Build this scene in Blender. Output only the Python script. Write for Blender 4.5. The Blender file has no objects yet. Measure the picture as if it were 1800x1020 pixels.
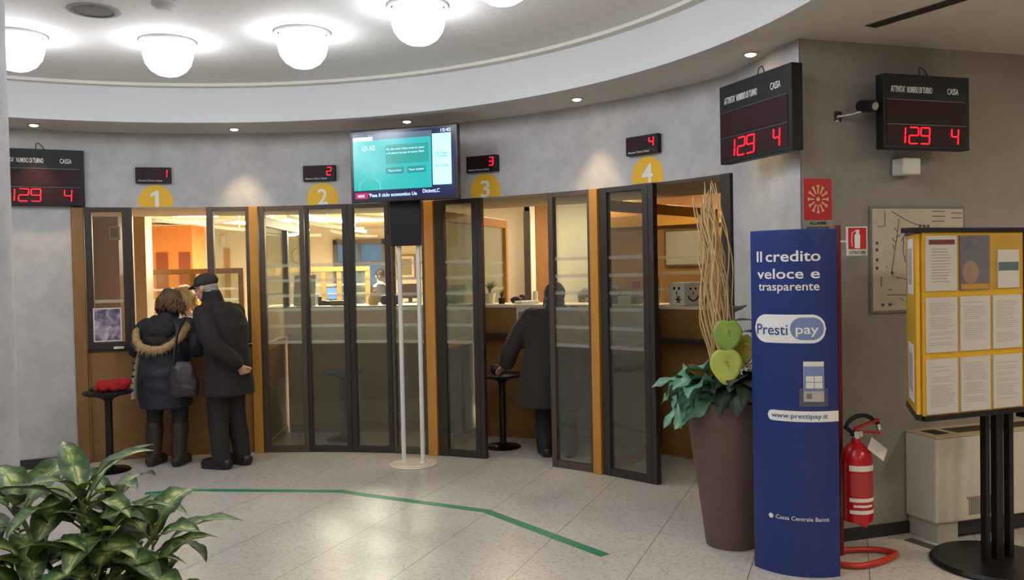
import bpy, bmesh, math, random
from mathutils import Vector, Matrix, Euler, noise
from math import sin, cos, pi, radians, hypot, atan2, sqrt
random.seed(7)
COL = bpy.context.scene.collection
SC = bpy.context.scene

# ---------------------------------------------------------------- camera
EYE, FPX = 1.65, 1500.0
PITCH, ROLL = radians(1.36), radians(1.15)
_f = Vector((0, cos(PITCH), -sin(PITCH))); _u0 = Vector((0, sin(PITCH), cos(PITCH))); _r0 = Vector((1, 0, 0))
_r = _r0*cos(ROLL) - _u0*sin(ROLL); _u = _u0*cos(ROLL) + _r0*sin(ROLL)
cam = bpy.data.objects.new('camera', bpy.data.cameras.new('camera')); COL.objects.link(cam)
cam.data.sensor_width = 36.0; cam.data.lens = FPX/1800*36; cam.data.clip_start = .05; cam.data.clip_end = 100
cam.matrix_world = Matrix(((_r.x, _u.x, -_f.x, 0), (_r.y, _u.y, -_f.y, 0), (_r.z, _u.z, -_f.z, EYE), (0, 0, 0, 1)))
SC.camera = cam
# ---------------------------------------------------------------- world, exposure
SC.view_settings.view_transform = 'Standard'; SC.view_settings.look = 'None'
SC.view_settings.gamma = 1; SC.view_settings.use_curve_mapping = False
SC.view_settings.exposure = 0.0
wd = bpy.data.worlds.new('world'); SC.world = wd; wd.use_nodes = True
wd.node_tree.nodes['Background'].inputs[0].default_value = (.5, .52, .6, 1)
wd.node_tree.nodes['Background'].inputs[1].default_value = .05
LAMP = 19.5            # radiance of the lamp glare domes
SPOT = 34.0            # watts of each wall-washing downlight
OFFICE = 3.0           # multiplier on the office lamps
SC.cycles.max_bounces = 10; SC.cycles.transparent_max_bounces = 24
SC.cycles.sample_clamp_indirect = 4.0
SC.cycles.caustics_reflective = False; SC.cycles.caustics_refractive = False

CX, CY, RW = -2.2, 3.5, 4.38       # centre of the round hall, radius of the counter wall
ZS, ZL = 2.95, 2.28                # soffit height, lintel height
def pol(R, th, z=0.0):
    t = radians(th); return Vector((CX + R*sin(t), CY + R*cos(t), z))
def ray(px, py):
    return _f + _r*((px-900)/FPX) + _u*((510-py)/FPX)
def W(px, py, Y):                  # the point at depth Y seen at a pixel
    d = ray(px, py); return Vector((0, 0, EYE)) + d*(Y/d.y)
def F(px, py, z=0.0):              # the point at height z seen at a pixel
    d = ray(px, py); return Vector((0, 0, EYE)) + d*((z-EYE)/d.z)

# ---------------------------------------------------------------- materials
def lin(c):
    return tuple(((v/255)/12.92 if v/255 <= .04045 else ((v/255+.055)/1.055)**2.4) for v in c)
def _new(name):
    m = bpy.data.materials.new(name); m.use_nodes = True
    return m, m.node_tree, m.node_tree.nodes['Principled BSDF']
def mat(name, col, rough=.5, metal=0, var=0, vscale=8, bump=0, bscale=60, emit=0, ecol=None, spec=.5, stretch=None, sheen=0):
    m, nt, b = _new(name); N, L = nt.nodes, nt.links
    c = lin(col); b.inputs['Base Color'].default_value = (*c, 1)
    b.inputs['Roughness'].default_value = rough; b.inputs['Metallic'].default_value = metal
    b.inputs['Specular IOR Level'].default_value = spec
    if sheen: b.inputs['Sheen Weight'].default_value = sheen
    if emit:
        b.inputs['Emission Color'].default_value = (*lin(ecol or col), 1); b.inputs['Emission Strength'].default_value = emit
    if var or bump:
        tc = N.new('ShaderNodeTexCoord'); src = tc.outputs['Object']
        if stretch:
            mp = N.new('ShaderNodeMapping'); mp.inputs['Scale'].default_value = stretch; L.new(src, mp.inputs[0]); src = mp.outputs[0]
    if var:
        n = N.new('ShaderNodeTexNoise'); n.inputs['Scale'].default_value = vscale; n.inputs['Detail'].default_value = 6; n.inputs['Roughness'].default_value = .65
        L.new(src, n.inputs['Vector'])
        r = N.new('ShaderNodeValToRGB'); L.new(n.outputs[0], r.inputs[0])
        r.color_ramp.elements[0].position = .3; r.color_ramp.elements[1].position = .7
        r.color_ramp.elements[0].color = (*[v*(1-var) for v in c], 1); r.color_ramp.elements[1].color = (*[min(1, v*(1+var)) for v in c], 1)
        L.new(r.outputs[0], b.inputs['Base Color'])
    if bump:
        n2 = N.new('ShaderNodeTexNoise'); n2.inputs['Scale'].default_value = bscale; n2.inputs['Detail'].default_value = 4
        L.new(src, n2.inputs['Vector'])
        bp = N.new('ShaderNodeBump'); bp.inputs['Strength'].default_value = bump; bp.inputs['Distance'].default_value = .01
        L.new(n2.outputs[0], bp.inputs['Height']); L.new(bp.outputs[0], b.inputs['Normal'])
    return m
def glass(name, tint=(235, 238, 232), haze=.055, refl=.05):
    m, nt, b = _new(name); N, L = nt.nodes, nt.links
    t = N.new('ShaderNodeBsdfTransparent'); t.inputs[0].default_value = (*lin(tint), 1)
    g = N.new('ShaderNodeBsdfGlossy'); g.inputs['Roughness'].default_value = .03
    d = N.new('ShaderNodeBsdfDiffuse'); d.inputs[0].default_value = (*lin((190, 190, 175)), 1)
    lw = N.new('ShaderNodeLayerWeight'); lw.inputs[0].default_value = .12
    ml = N.new('ShaderNodeMath'); ml.operation = 'MULTIPLY_ADD'; ml.inputs[1].default_value = .5; ml.inputs[2].default_value = refl
    L.new(lw.outputs['Fresnel'], ml.inputs[0])
    m1 = N.new('ShaderNodeMixShader'); m1.inputs[0].default_value = haze; L.new(t.outputs[0], m1.inputs[1]); L.new(d.outputs[0], m1.inputs[2])
    m2 = N.new('ShaderNodeMixShader'); L.new(ml.outputs[0], m2.inputs[0]); L.new(m1.outputs[0], m2.inputs[1]); L.new(g.outputs[0], m2.inputs[2])
    L.new(m2.outputs[0], N['Material Output'].inputs[0])
    return m
def frosted(name, col, fac):
    m, nt, b = _new(name); N, L = nt.nodes, nt.links
    t = N.new('ShaderNodeBsdfTransparent')
    d = N.new('ShaderNodeBsdfDiffuse'); d.inputs[0].default_value = (*lin(col), 1)
    tr = N.new('ShaderNodeBsdfTranslucent'); tr.inputs[0].default_value = (*lin(col), 1)
    m0 = N.new('ShaderNodeMixShader'); m0.inputs[0].default_value = .5; L.new(d.outputs[0], m0.inputs[1]); L.new(tr.outputs[0], m0.inputs[2])
    m1 = N.new('ShaderNodeMixShader'); m1.inputs[0].default_value = fac; L.new(t.outputs[0], m1.inputs[1]); L.new(m0.outputs[0], m1.inputs[2])
    L.new(m1.outputs[0], N['Material Output'].inputs[0])
    return m
def floor_mat():
    m, nt, b = _new('terrazzo_tiles'); N, L = nt.nodes, nt.links
    tc = N.new('ShaderNodeTexCoord'); mp = N.new('ShaderNodeMapping'); mp.vector_type = 'TEXTURE'
    mp.inputs['Rotation'].default_value = (0, 0, radians(-21.5)); L.new(tc.outputs['Object'], mp.inputs[0])
    sx = N.new('ShaderNodeSeparateXYZ'); L.new(mp.outputs[0], sx.inputs[0])
    def math_(op, a, v, c=None):
        n = N.new('ShaderNodeMath'); n.operation = op
        L.new(a, n.inputs[0]) if hasattr(a, 'links') else setattr(n.inputs[0], 'default_value', a)
        if v is not None: L.new(v, n.inputs[1]) if hasattr(v, 'links') else setattr(n.inputs[1], 'default_value', v)
        return n.outputs[0]
    def joint(o, off, w):
        a = math_('ADD', o, off); a = math_('DIVIDE', a, .598); a = math_('FRACT', a, None); a = math_('SUBTRACT', a, .5); a = math_('ABSOLUTE', a, None)
        return math_('GREATER_THAN', a, .5-w)
    j1 = joint(sx.outputs['X'], 10*.598+1.105, .0042); j2 = joint(sx.outputs['Y'], 10*.598-.43, .003)
    # terrazzo flecks
    v = N.new('ShaderNodeTexVoronoi'); v.inputs['Scale'].default_value = 70; L.new(tc.outputs['Object'], v.inputs['Vector'])
    cr = N.new('ShaderNodeValToRGB'); L.new(v.outputs['Color'], cr.inputs[0])
    e = cr.color_ramp.elements; e[0].color = (*lin((182, 175, 165)), 1); e[1].color = (*lin((214, 207, 197)), 1)
    e[0].position = .05; e[1].position = .45
    n = N.new('ShaderNodeTexNoise'); n.inputs['Scale'].default_value = 1.1; n.inputs['Detail'].default_value = 5; L.new(tc.outputs['Object'], n.inputs['Vector'])
    nr = N.new('ShaderNodeValToRGB'); L.new(n.outputs[0], nr.inputs[0]); nr.color_ramp.elements[0].color = (.86, .86, .86, 1); nr.color_ramp.elements[1].color = (1, 1, 1, 1)
    nr.color_ramp.elements[0].position = .35; nr.color_ramp.elements[1].position = .65
    mx = N.new('ShaderNodeMixRGB'); mx.blend_type = 'MULTIPLY'; mx.inputs[0].default_value = 1; L.new(cr.outputs[0], mx.inputs[1]); L.new(nr.outputs[0], mx.inputs[2])
    m2 = N.new('ShaderNodeMixRGB'); L.new(j1, m2.inputs[0]); L.new(mx.outputs[0], m2.inputs[1]); m2.inputs[2].default_value = (*lin((120, 112, 100)), 1)
    k = math_('MULTIPLY', j2, .35)
    m3 = N.new('ShaderNodeMixRGB'); L.new(k, m3.inputs[0]); L.new(m2.outputs[0], m3.inputs[1]); m3.inputs[2].default_value = (*lin((135, 126, 114)), 1)
    L.new(m3.outputs[0], b.inputs['Base Color']); b.inputs['Roughness'].default_value = .3; b.inputs['Specular IOR Level'].default_value = .42
    return m
def perforated_mat():
    m, nt, b = _new('perforated_ceiling'); N, L = nt.nodes, nt.links
    tc = N.new('ShaderNodeTexCoord'); v = N.new('ShaderNodeTexVoronoi'); v.inputs['Scale'].default_value = 28; v.inputs['Randomness'].default_value = 0
    L.new(tc.outputs['Object'], v.inputs['Vector'])
    cr = N.new('ShaderNodeValToRGB'); L.new(v.outputs['Distance'], cr.inputs[0]); cr.color_ramp.interpolation = 'CONSTANT'
    e = cr.color_ramp.elements; e[0].color = (*lin((165, 164, 164)), 1); e[1].color = (*lin((228, 226, 222)), 1); e[1].position = .2
    L.new(cr.outputs[0], b.inputs['Base Color']); b.inputs['Roughness'].default_value = .8
    return m

M = {}
M['wall'] = mat('grey_stucco', (182, 181, 181), .75, var=.13, vscale=5, bump=.25, bscale=26)
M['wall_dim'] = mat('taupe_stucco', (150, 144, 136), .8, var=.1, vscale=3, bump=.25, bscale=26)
M['soffit'] = mat('soffit_paint', (208, 202, 194), .8, var=.03, vscale=4)
M['fascia'] = mat('white_fascia', (205, 206, 206), .7)
M['floor'] = floor_mat()
M['perf'] = perforated_mat()
M['moulding'] = mat('cream_moulding', (214, 211, 200), .6)
M['base'] = mat('dark_baseboard', (40, 38, 38), .5)
M['wood'] = mat('honey_wood', (188, 134, 54), .42, var=.09, vscale=5, stretch=(6, 6, .5))
M['wood_dark'] = mat('brown_wood', (134, 94, 48), .5, var=.12, vscale=5, stretch=(6, 6, .5))
M['wood_panel'] = mat('wood_veneer', (142, 104, 56), .45, var=.08, vscale=4, stretch=(1, 1, 5))
M['wood_red'] = mat('cherry_wood', (190, 118, 56), .45, var=.1, vscale=5, stretch=(6, 6, .5))
M['frame'] = mat('bronze_aluminium', (92, 80, 70), .4, .5)
M['frame_dark'] = mat('black_aluminium', (60, 54, 50), .4, .4)
M['glass'] = glass('clear_glass')
M['pocket'] = glass('clear_sleeve', (250, 250, 250), .02, .02)
M['frost'] = frosted('frosted_film', (182, 176, 164), .21)
M['frost_line'] = frosted('frosted_stripe', (205, 206, 202), .32)
M['black'] = mat('black_plastic', (22, 22, 25), .5, spec=.3)
M['blackmetal'] = mat('black_metal', (28, 27, 28), .4, .3)
M['sign_red'] = mat('dark_red_acrylic', (46, 20, 24), .5, spec=.2)
M['led'] = mat('red_leds', (255, 20, 40), .5, emit=2.6, ecol=(255, 18, 40))
M['led_off'] = mat('unlit_leds', (62, 22, 28), .5)
M['white'] = mat('white_plastic', (225, 224, 218), .45)
M['cream'] = mat('cream_enamel', (232, 222, 200), .4)
M['paper'] = mat('white_paper', (218, 216, 210), .7)
M['sheet_print'] = mat('light_print', (176, 175, 178), .7)
M['sheet'] = mat('bright_paper', (234, 231, 226), .7)
M['print'] = mat('grey_print', (120, 120, 128), .7)
M['yellow'] = mat('yellow_vinyl', (232, 182, 40), .55)
M['yellow_board'] = mat('yellow_board', (214, 168, 42), .5, var=.05, vscale=5)
M['lettering'] = mat('white_lettering', (232, 232, 230), .5)
M['office_wall'] = mat('cream_paint', (236, 222, 192), .8, var=.02)
M['office_white'] = mat('offwhite_paint', (226, 220, 200), .8)
M['office_grey'] = mat('beige_paint', (160, 150, 130), .8)
M['office_ceiling'] = mat('office_ceiling_paint', (226, 204, 160), .85)
M['red'] = mat('signal_red', (196, 24, 30), .4)
M['redglossy'] = mat('red_enamel', (176, 20, 26), .25)
M['chrome'] = mat('chrome', (200, 200, 200), .2, 1)
M['lampglow'] = mat('lamp_glass', (240, 245, 255), .5, emit=LAMP, ecol=(240, 244, 251))
M['spotglow'] = mat('halogen_glass', (255, 230, 190), .5, emit=14, ecol=(255, 226, 180))
M['tubeglow'] = mat('warm_tube', (255, 230, 180), .5, emit=22*OFFICE, ecol=(255, 230, 186))
M['tape'] = mat('green_tape', (22, 132, 96), .5, var=.05, vscale=20)

# ---------------------------------------------------------------- mesh builder
class B:
    def __init__(s): s.bm = bmesh.new()
    def _faces(s, vs, faces):
        out = []
        for f in faces:
            try: out.append(s.bm.faces.new([vs[i] for i in f]))
            except ValueError: pass
        return out
    def mesh(s, co, faces):
        return s._faces([s.bm.verts.new(c) for c in co], faces)
    def box(s, c, size, rz=0, rot=None):
        mt = Matrix.Translation(c) @ (rot.to_4x4() if rot is not None else Matrix.Rotation(rz, 4, 'Z')) @ Matrix.Diagonal((*size, 1))
        bmesh.ops.create_cube(s.bm, size=1, matrix=mt); return s
    def bx(s, x0, x1, y0, y1, z0, z1):
        return s.box(((x0+x1)/2, (y0+y1)/2, (z0+z1)/2), (abs(x1-x0), abs(y1-y0), abs(z1-z0)))
    def bar(s, p0, p1, w, d, up=(0, 0, 1)):
        p0, p1 = Vector(p0), Vector(p1); z = (p1-p0); l = z.length; z.normalize(); up = Vector(up)
        if abs(z.dot(up)) > .98: up = Vector((0, 1, 0))
        x = up.cross(z).normalized(); y = z.cross(x)
        r = Matrix((x, y, z)).transposed()
        return s.box((p0+p1)/2, (w, d, l), rot=r)
    def cyl(s, p0, p1, r0, r1=None, seg=20):
        return s.tube([p0, p1], [r0, r0 if r1 is None else r1], seg)
    def tube(s, pts, r, seg=8, cap=True, flat=1.0):
        pts = [Vector(p) for p in pts]; n = len(pts)
        rs = r if isinstance(r, (list, tuple)) else [r]*n
        rings = []; ref = None
        for i, p in enumerate(pts):
            t = (pts[min(i+1, n-1)]-pts[max(i-1, 0)])
            t = t.normalized() if t.length > 1e-9 else Vector((0, 0, 1))
            if ref is None:
                ref = Vector((0, 0, 1)) if abs(t.z) < .9 else Vector((1, 0, 0))
            x = (ref - t*ref.dot(t)).normalized(); y = t.cross(x); ref = x
            rings.append([s.bm.verts.new(p + (x*cos(2*pi*k/seg) + y*sin(2*pi*k/seg)*flat)*max(rs[i], 1e-4)) for k in range(seg)])
        for a, b in zip(rings, rings[1:]):
            for k in range(seg):
                s.bm.faces.new((a[k], a[(k+1) % seg], b[(k+1) % seg], b[k]))
        if cap:
            s.bm.faces.new(rings[0][::-1]); s.bm.faces.new(rings[-1])
        return s
    def limb(s, pts, rs, seg=14):
        # rounded, tapered tube
        pts = [Vector(p) for p in pts]; P, R = [], []
        d0 = (pts[0]-pts[1]).normalized(); d1 = (pts[-1]-pts[-2]).normalized()
        for a in (80, 50, 25): P.append(pts[0]+d0*rs[0]*sin(radians(a))); R.append(rs[0]*cos(radians(a)))
        # resample by catmull-rom for soft joints
        n = len(pts)
        for i in range(n-1):
            p0, p1, p2, p3 = pts[max(i-1, 0)], pts[i], pts[i+1], pts[min(i+2, n-1)]
            for k in range(5):
                t = k/5
                P.append(.5*((2*p1)+(p2-p0)*t+(2*p0-5*p1+4*p2-p3)*t*t+(3*p1-p0-3*p2+p3)*t**3)); R.append(rs[i]*(1-t)+rs[i+1]*t)
        P.append(pts[-1]); R.append(rs[-1])
        for a in (25, 50, 80): P.append(pts[-1]+d1*rs[-1]*sin(radians(a))); R.append(rs[-1]*cos(radians(a)))
        return s.tube(P, R, seg)
    def lathe(s, prof, c=(0, 0, 0), seg=32):
        c = Vector(c); rings = []
        for r, z in prof:
            rings.append([s.bm.verts.new(c + Vector((max(r, 1e-4)*cos(2*pi*k/seg), max(r, 1e-4)*sin(2*pi*k/seg), z))) for k in range(seg)])
        for a, b in zip(rings, rings[1:]):
            for k in range(seg): s.bm.faces.new((a[k], a[(k+1) % seg], b[(k+1) % seg], b[k]))
        s.bm.faces.new(rings[0][::-1]); s.bm.faces.new(rings[-1])
        return s
    def ell(s, c, r, rot=None, seg=16):
        r = (r, r, r) if isinstance(r, (int, float)) else r
        mt = Matrix.Translation(c) @ (rot.to_4x4() if rot is not None else Matrix.Identity(4)) @ Matrix.Diagonal((*r, 1))
        bmesh.ops.create_uvsphere(s.bm, u_segments=seg, v_segments=max(6, seg*2//3), radius=1, matrix=mt); return s
    def loft(s, rings, seg=24):
        # rings: (x, y, z, rx, ry)
        R = []
        for x, y, z, rx, ry in rings:
            R.append([s.bm.verts.new((x+rx*cos(2*pi*k/seg), y+ry*sin(2*pi*k/seg), z)) for k in range(seg)])
        for a, b in zip(R, R[1:]):
            for k in range(seg): s.bm.faces.new((a[k], a[(k+1) % seg], b[(k+1) % seg], b[k]))
        s.bm.faces.new(R[0][::-1]); s.bm.faces.new(R[-1]); return s
    def prism(s, poly, d0, d1, mt=None):
        # poly in local x,z; extruded along y from d0 to d1
        mt = mt or Matrix.Identity(4); n = len(poly)
        a = [s.bm.verts.new(mt @ Vector((x, d0, z))) for x, z in poly]; b = [s.bm.verts.new(mt @ Vector((x, d1, z))) for x, z in poly]
        s.bm.faces.new(a); s.bm.faces.new(b[::-1])
        for i in range(n): s.bm.faces.new((a[i], b[i], b[(i+1) % n], a[(i+1) % n]))
        return s
    def slab(s, poly, z0, z1):
        # poly in x,y; extruded in z
        n = len(poly)
        a = [s.bm.verts.new((p[0], p[1], z0)) for p in poly]; b = [s.bm.verts.new((p[0], p[1], z1)) for p in poly]
        s.bm.faces.new(a[::-1]); s.bm.faces.new(b)
        for i in range(n): s.bm.faces.new((a[i], a[(i+1) % n], b[(i+1) % n], b[i]))
        return s
    def arc(s, R0, R1, t0, t1, z0, z1, n=None):
        n = n or max(2, int(abs(t1-t0)/1.5)); full = abs(t1-t0) >= 359.9
        rows = []
        for i in range(n + (0 if full else 1)):
            t = t0+(t1-t0)*i/n
            rows.append([s.bm.verts.new(p) for p in (pol(R0, t, z0), pol(R1, t, z0), pol(R1, t, z1), pol(R0, t, z1))])
        pairs = list(zip(rows, rows[1:])) + ([(rows[-1], rows[0])] if full else [])
        for a, b in pairs:
            for k in range(4): s.bm.faces.new((a[k], b[k], b[(k+1) % 4], a[(k+1) % 4]))
        if not full: s.bm.faces.new(rows[0]); s.bm.faces.new(rows[-1][::-1])
        return s
    def rough(s, amp, scale, seed=0):
        for v in s.bm.verts:
            v.co += noise.noise_vector(v.co*scale + Vector((seed, seed*1.7, 0)))*amp
        return s
    def build(s, name, m, parent=None, smooth=40, bevel=0):
        bmesh.ops.recalc_face_normals(s.bm, faces=s.bm.faces)
        me = bpy.data.meshes.new(name); s.bm.to_mesh(me); s.bm.free()
        return link(name, me, m, parent, smooth, bevel)
def link(name, me, m, parent=None, smooth=40, bevel=0):
    if m is not None: me.materials.clear(); me.materials.append(m)
    o = bpy.data.objects.new(name, me); COL.objects.link(o)
    if parent is not None: o.parent = parent
    if smooth:
        me.polygons.foreach_set('use_smooth', [True]*len(me.polygons)); me.set_sharp_from_angle(angle=radians(smooth))
    if bevel:
        bv = o.modifiers.new('bevel', 'BEVEL'); bv.width = bevel; bv.segments = 2; bv.limit_method = 'ANGLE'
    return o
def tag(o, label=None, cat=None, group=None, kind=None):
    if label: o['label'] = label
    if cat: o['category'] = cat
    if group: o['group'] = group
    if kind: o['kind'] = kind
    return o
def thing(name, label, cat, loc=(0, 0, 0), rz=0, group=None, tilt=None):
    o = bpy.data.objects.new(name, None); COL.objects.link(o); o.empty_display_size = .1
    o.location = loc; o.rotation_euler = tilt if tilt else (0, 0, rz)
    return tag(o, label, cat, group)
def struct(name, b, m, smooth=30):
    return tag(b.build(name, m, None, smooth), kind='structure')
def copy_tree(o, parent=None):
    c = o.copy(); COL.objects.link(c)
    if parent is not None: c.parent = parent
    for ch in [x for x in KIDS.get(o.name, [])]: copy_tree(ch, c)
    return c
KIDS = {}
def index_kids():
    KIDS.clear()
    for o in SC.objects:
        if o.parent is not None: KIDS.setdefault(o.parent.name, []).append(o)
def baked(b, mods):
    """mesh of a builder after its modifiers"""
    bmesh.ops.recalc_face_normals(b.bm, faces=b.bm.faces)
    me = bpy.data.meshes.new('tmp'); b.bm.to_mesh(me); b.bm.free()
    o = bpy.data.objects.new('tmp', me); COL.objects.link(o)
    for t, kw in mods:
        md = o.modifiers.new(t, t)
        for k, v in kw.items(): setattr(md, k, v)
    dg = bpy.context.evaluated_depsgraph_get(); dg.update()
    out = bpy.data.meshes.new_from_object(o.evaluated_get(dg))
    bpy.data.objects.remove(o); bpy.data.meshes.remove(me)
    return out
def text(name, body, size, m, parent, loc, rot=(pi/2, 0, 0), align='LEFT', ext=.0015, bold=0, sx=1, valign='BOTTOM_BASELINE', spacing=1, shear=0):
    cu = bpy.data.curves.new('t', 'FONT'); cu.body = body; cu.size = size; cu.align_x = align; cu.align_y = valign
    cu.extrude = ext; cu.offset = bold*size; cu.space_character = spacing; cu.resolution_u = 3; cu.shear = shear; cu.space_line = .95
    o = bpy.data.objects.new('t', cu); COL.objects.link(o)
    dg = bpy.context.evaluated_depsgraph_get(); dg.update()
    me = bpy.data.meshes.new_from_object(o.evaluated_get(dg))
    bpy.data.objects.remove(o); bpy.data.curves.remove(cu)
    me.transform(Matrix.Translation(loc) @ Euler(rot).to_matrix().to_4x4() @ Matrix.Diagonal((sx, 1, 1, 1)))
    return link(name, me, m, parent, 0)
SEG = {'0': 'abcdef', '1': 'bc', '2': 'abged', '3': 'abgcd', '4': 'fgbc', '9': 'abfgcd'}
def digits(b, s, x, z, w, h, t, y=0, gap=.35, slant=.06):
    """seven-segment digits as bars in local x,z at depth y"""
    for ch in s:
        q = {'a': ((0, 1), (1, 1)), 'b': ((1, 1), (1, .5)), 'c': ((1, .5), (1, 0)), 'd': ((0, 0), (1, 0)), 'e': ((0, 0), (0, .5)), 'f': ((0, .5), (0, 1)), 'g': ((0, .5), (1, .5))}
        for k in SEG[ch]:
            (ax, az), (bx, bz) = q[k]
            A = Vector((x+ax*w+slant*az*h, y, z+az*h)); C = Vector((x+bx*w+slant*bz*h, y, z+bz*h)); d = (C-A)*.06
            b.bar(A+d, C-d, t, .004, up=(0, 1, 0))
        x += w*(1+gap)
    return b
# ================================================================ the setting
b = B(); b.slab([(-8, -4.6), (7, -4.6), (7, 18.6), (-8, 18.6)], -.1, 0); struct('floor', b, M['floor'], 0)
b = B(); b.lathe([(3.9, 3.26), (3.9, 3.34)], (CX, CY, 0), 96); struct('ceiling', b, M['perf'], 0)
b = B(); b.arc(3.77, 3.86, 0, 360, 2.945, 3.30, 128); struct('trim_1', b, M['fascia'])
b = B(); b.arc(3.69, 3.77, 0, 360, 3.235, 3.262, 128); struct('trim_2', b, M['moulding'])
b = B(); b.arc(3.86, 15.2, 0, 360, ZS, ZS+.12, 128); struct('trim_3', b, M['soffit'], 0)
b = B(); b.arc(RW, RW+.17, -110, -22.55, 0, ZS+.02); b.arc(RW, RW+.17, -22.55, 58.1, ZL, ZS+.02)
P0, P1 = Vector((1.515, 5.815)), Vector((1.68, 4.95)); D = Vector((.9535, .3014)); Nn = Vector((-.3014, .9535))
b.slab([P0, P1, P1+D*.17+Nn*.1, P0+Vector((.2, .12))], 0, ZS+.02)
struct('wall_front', b, M['wall'])
E1 = P1 + D*4.75
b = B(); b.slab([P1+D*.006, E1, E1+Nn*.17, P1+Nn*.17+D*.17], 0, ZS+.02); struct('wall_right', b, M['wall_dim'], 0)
q = pol(RW, -110)
b = B(); b.slab([(q.x, q.y), (q.x, -4.4), (q.x-.15, -4.4), (q.x-.15, q.y)], 0, ZS+.02); struct('wall_left', b, M['wall'], 0)
b = B(); b.bx(-7, 6.5, -4.5, -4.35, 0, ZS+.02); struct('wall_back', b, M['wall'], 0)
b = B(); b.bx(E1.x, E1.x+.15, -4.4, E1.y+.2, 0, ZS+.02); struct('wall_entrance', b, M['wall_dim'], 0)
b = B(); b.arc(RW-.02, RW, -70, -22.8, 0, .085); struct('baseboard_left', b, M['base'])
b = B(); bp0 = P1+D*.01-Nn*.008; b.bar((bp0.x, bp0.y, .036), ((E1-Nn*.008).x, (E1-Nn*.008).y, .036), .02, .072); struct('baseboard_right', b, M['base'], 0)
b = B(); b.arc(RW+.171, 5.62, -22.4, 62, ZL, 2.6); struct('trim_4', b, mat('booth_ceiling_paint', (176, 162, 140), .8))
# free-standing column on the left
cx = W(9, 480, 4.75)
b = B(); b.lathe([(.3, 0), (.3, ZS+.3)], (cx.x-.3, 4.75, 0), 48); struct('column', b, M['wall'])
# dark border strip in the floor by the convector
b = B(); A1, A2 = F(1622, 957, 0), F(1800, 1016, 0); dv = (A2-A1).normalized(); A0 = A1-dv*.1; A3 = A2+dv*1.6
b.bar((A0.x, A0.y, .001), (A3.x, A3.y, .001), .07, .004); struct('trim_5', b, mat('dark_floor_border', (82, 80, 74), .4), 0)

# ---- office and booth walls behind the counters
b = B(); b.arc(5.62, 15.1, -42, 66, 2.55, 2.62, 60); struct('ceiling_office', b, M['office_ceiling'])
b = B(); b.bx(-7.5, -.7, 17.5, 17.65, 0, 2.6); struct('wall_office_back', b, M['office_wall'], 0)
b = B(); b.bx(-7.6, -7.45, 6.2, 17.6, 0, 2.6); struct('wall_office_left', b, M['office_white'], 0)
b = B(); b.bx(-.85, -.73, 10.6, 17.5, 0, 2.6); struct('wall_office_return', b, M['office_white'], 0)
b = B(); b.bx(-.85, .17, 10.5, 10.6, 0, 2.6); struct('wall_office_middle', b, M['office_grey'], 0)
b = B(); b.bx(.52, 3.2, 10.5, 10.6, 0, 2.6); struct('wall_office_pale', b, M['office_white'], 0)
b = B(); b.arc(7.05, 7.2, 27.7, 62, 0, 2.6); struct('wall_office_right', b, M['wood_dark'])
a0 = pol(RW+.2, 61.5); a1 = pol(7.2, 61.5)
b = B(); b.bar((a0.x, a0.y, 1.3), (a1.x, a1.y, 1.3), .06, 2.6); struct('wall_booth_right', b, M['wood_dark'], 0)
a0 = pol(RW+.18, -23.2); a1 = pol(6.0, -23.2)
b = B(); b.bar((a0.x, a0.y, 1.3), (a1.x, a1.y, 1.3), .1, 2.6); struct('wall_booth_left', b, M['wood'], 0)

# ================================================================ lamps
def recessed_lamp(i, th):
    c = pol(2.38, th, 3.26)
    lab = DOME[i] if i < len(DOME) else None
    t = thing('dome_lamp', lab or 'glowing dome lamp of the ceiling ring outside the picture', 'ceiling lamp', c, 0, 'dome lamps round the ceiling')
    b = B(); b.lathe([(.185, -.002), (.185, -.018), (.168, -.022), (.168, -.002)], seg=32); b.build('mount_ring', M['white'], t)
    b = B(); b.lathe([(.15, -.01), (.163, -.05), (.163, -.10), (.148, -.155), (.115, -.20), (.07, -.228), (.03, -.238), (0, -.24)], seg=24); b.build('lamp_glass', M['lampglow'], t, 60)  # dome shape stands for the round glare of a flat recessed lamp
DOME = ['glowing dome lamp at the left edge by the grey column', 'glowing dome lamp on the ceiling above counter number 1', 'glowing dome lamp on the ceiling above counter number 2',
        'large glowing dome lamp up above the hanging screen', 'glowing dome lamp cut by the top edge of the picture']
for i, th in enumerate((-25.5, -2.9, 20.6, 44.4, 66.5)): recessed_lamp(i, th)
for k in range(10): recessed_lamp(9, 90.5 + k*23.8)

def downlight(px, py, lab, e=1.0):
    p = F(px, py, ZS); v = Vector((p.x-CX, p.y-CY)); th = math.degrees(atan2(v.x, v.y)); c = pol(4.1, th, ZS)
    t = thing('downlight', lab, 'spotlight', c, 0, 'small spotlights in the soffit')
    b = B(); b.lathe([(.052, .001), (.052, -.007), (.036, -.009), (.036, .0)], seg=24); b.build('trim_ring', M['chrome'], t)
    b = B(); b.ell((0, 0, -.006), (.034, .034, .014), seg=16); b.build('bulb', M['spotglow'], t)
    li = bpy.data.lights.new('spot', 'SPOT'); li.energy = SPOT*e; li.color = (1, .74, .42); li.spot_size = radians(58); li.spot_blend = 1.0; li.shadow_soft_size = .035
    o = bpy.data.objects.new('spot', li); COL.objects.link(o); o.parent = t; o.location = (0, 0, -.03)
    w = pol(RW, th, 1.7) - c; o.rotation_euler = w.to_track_quat('-Z', 'Y').to_euler()
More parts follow.
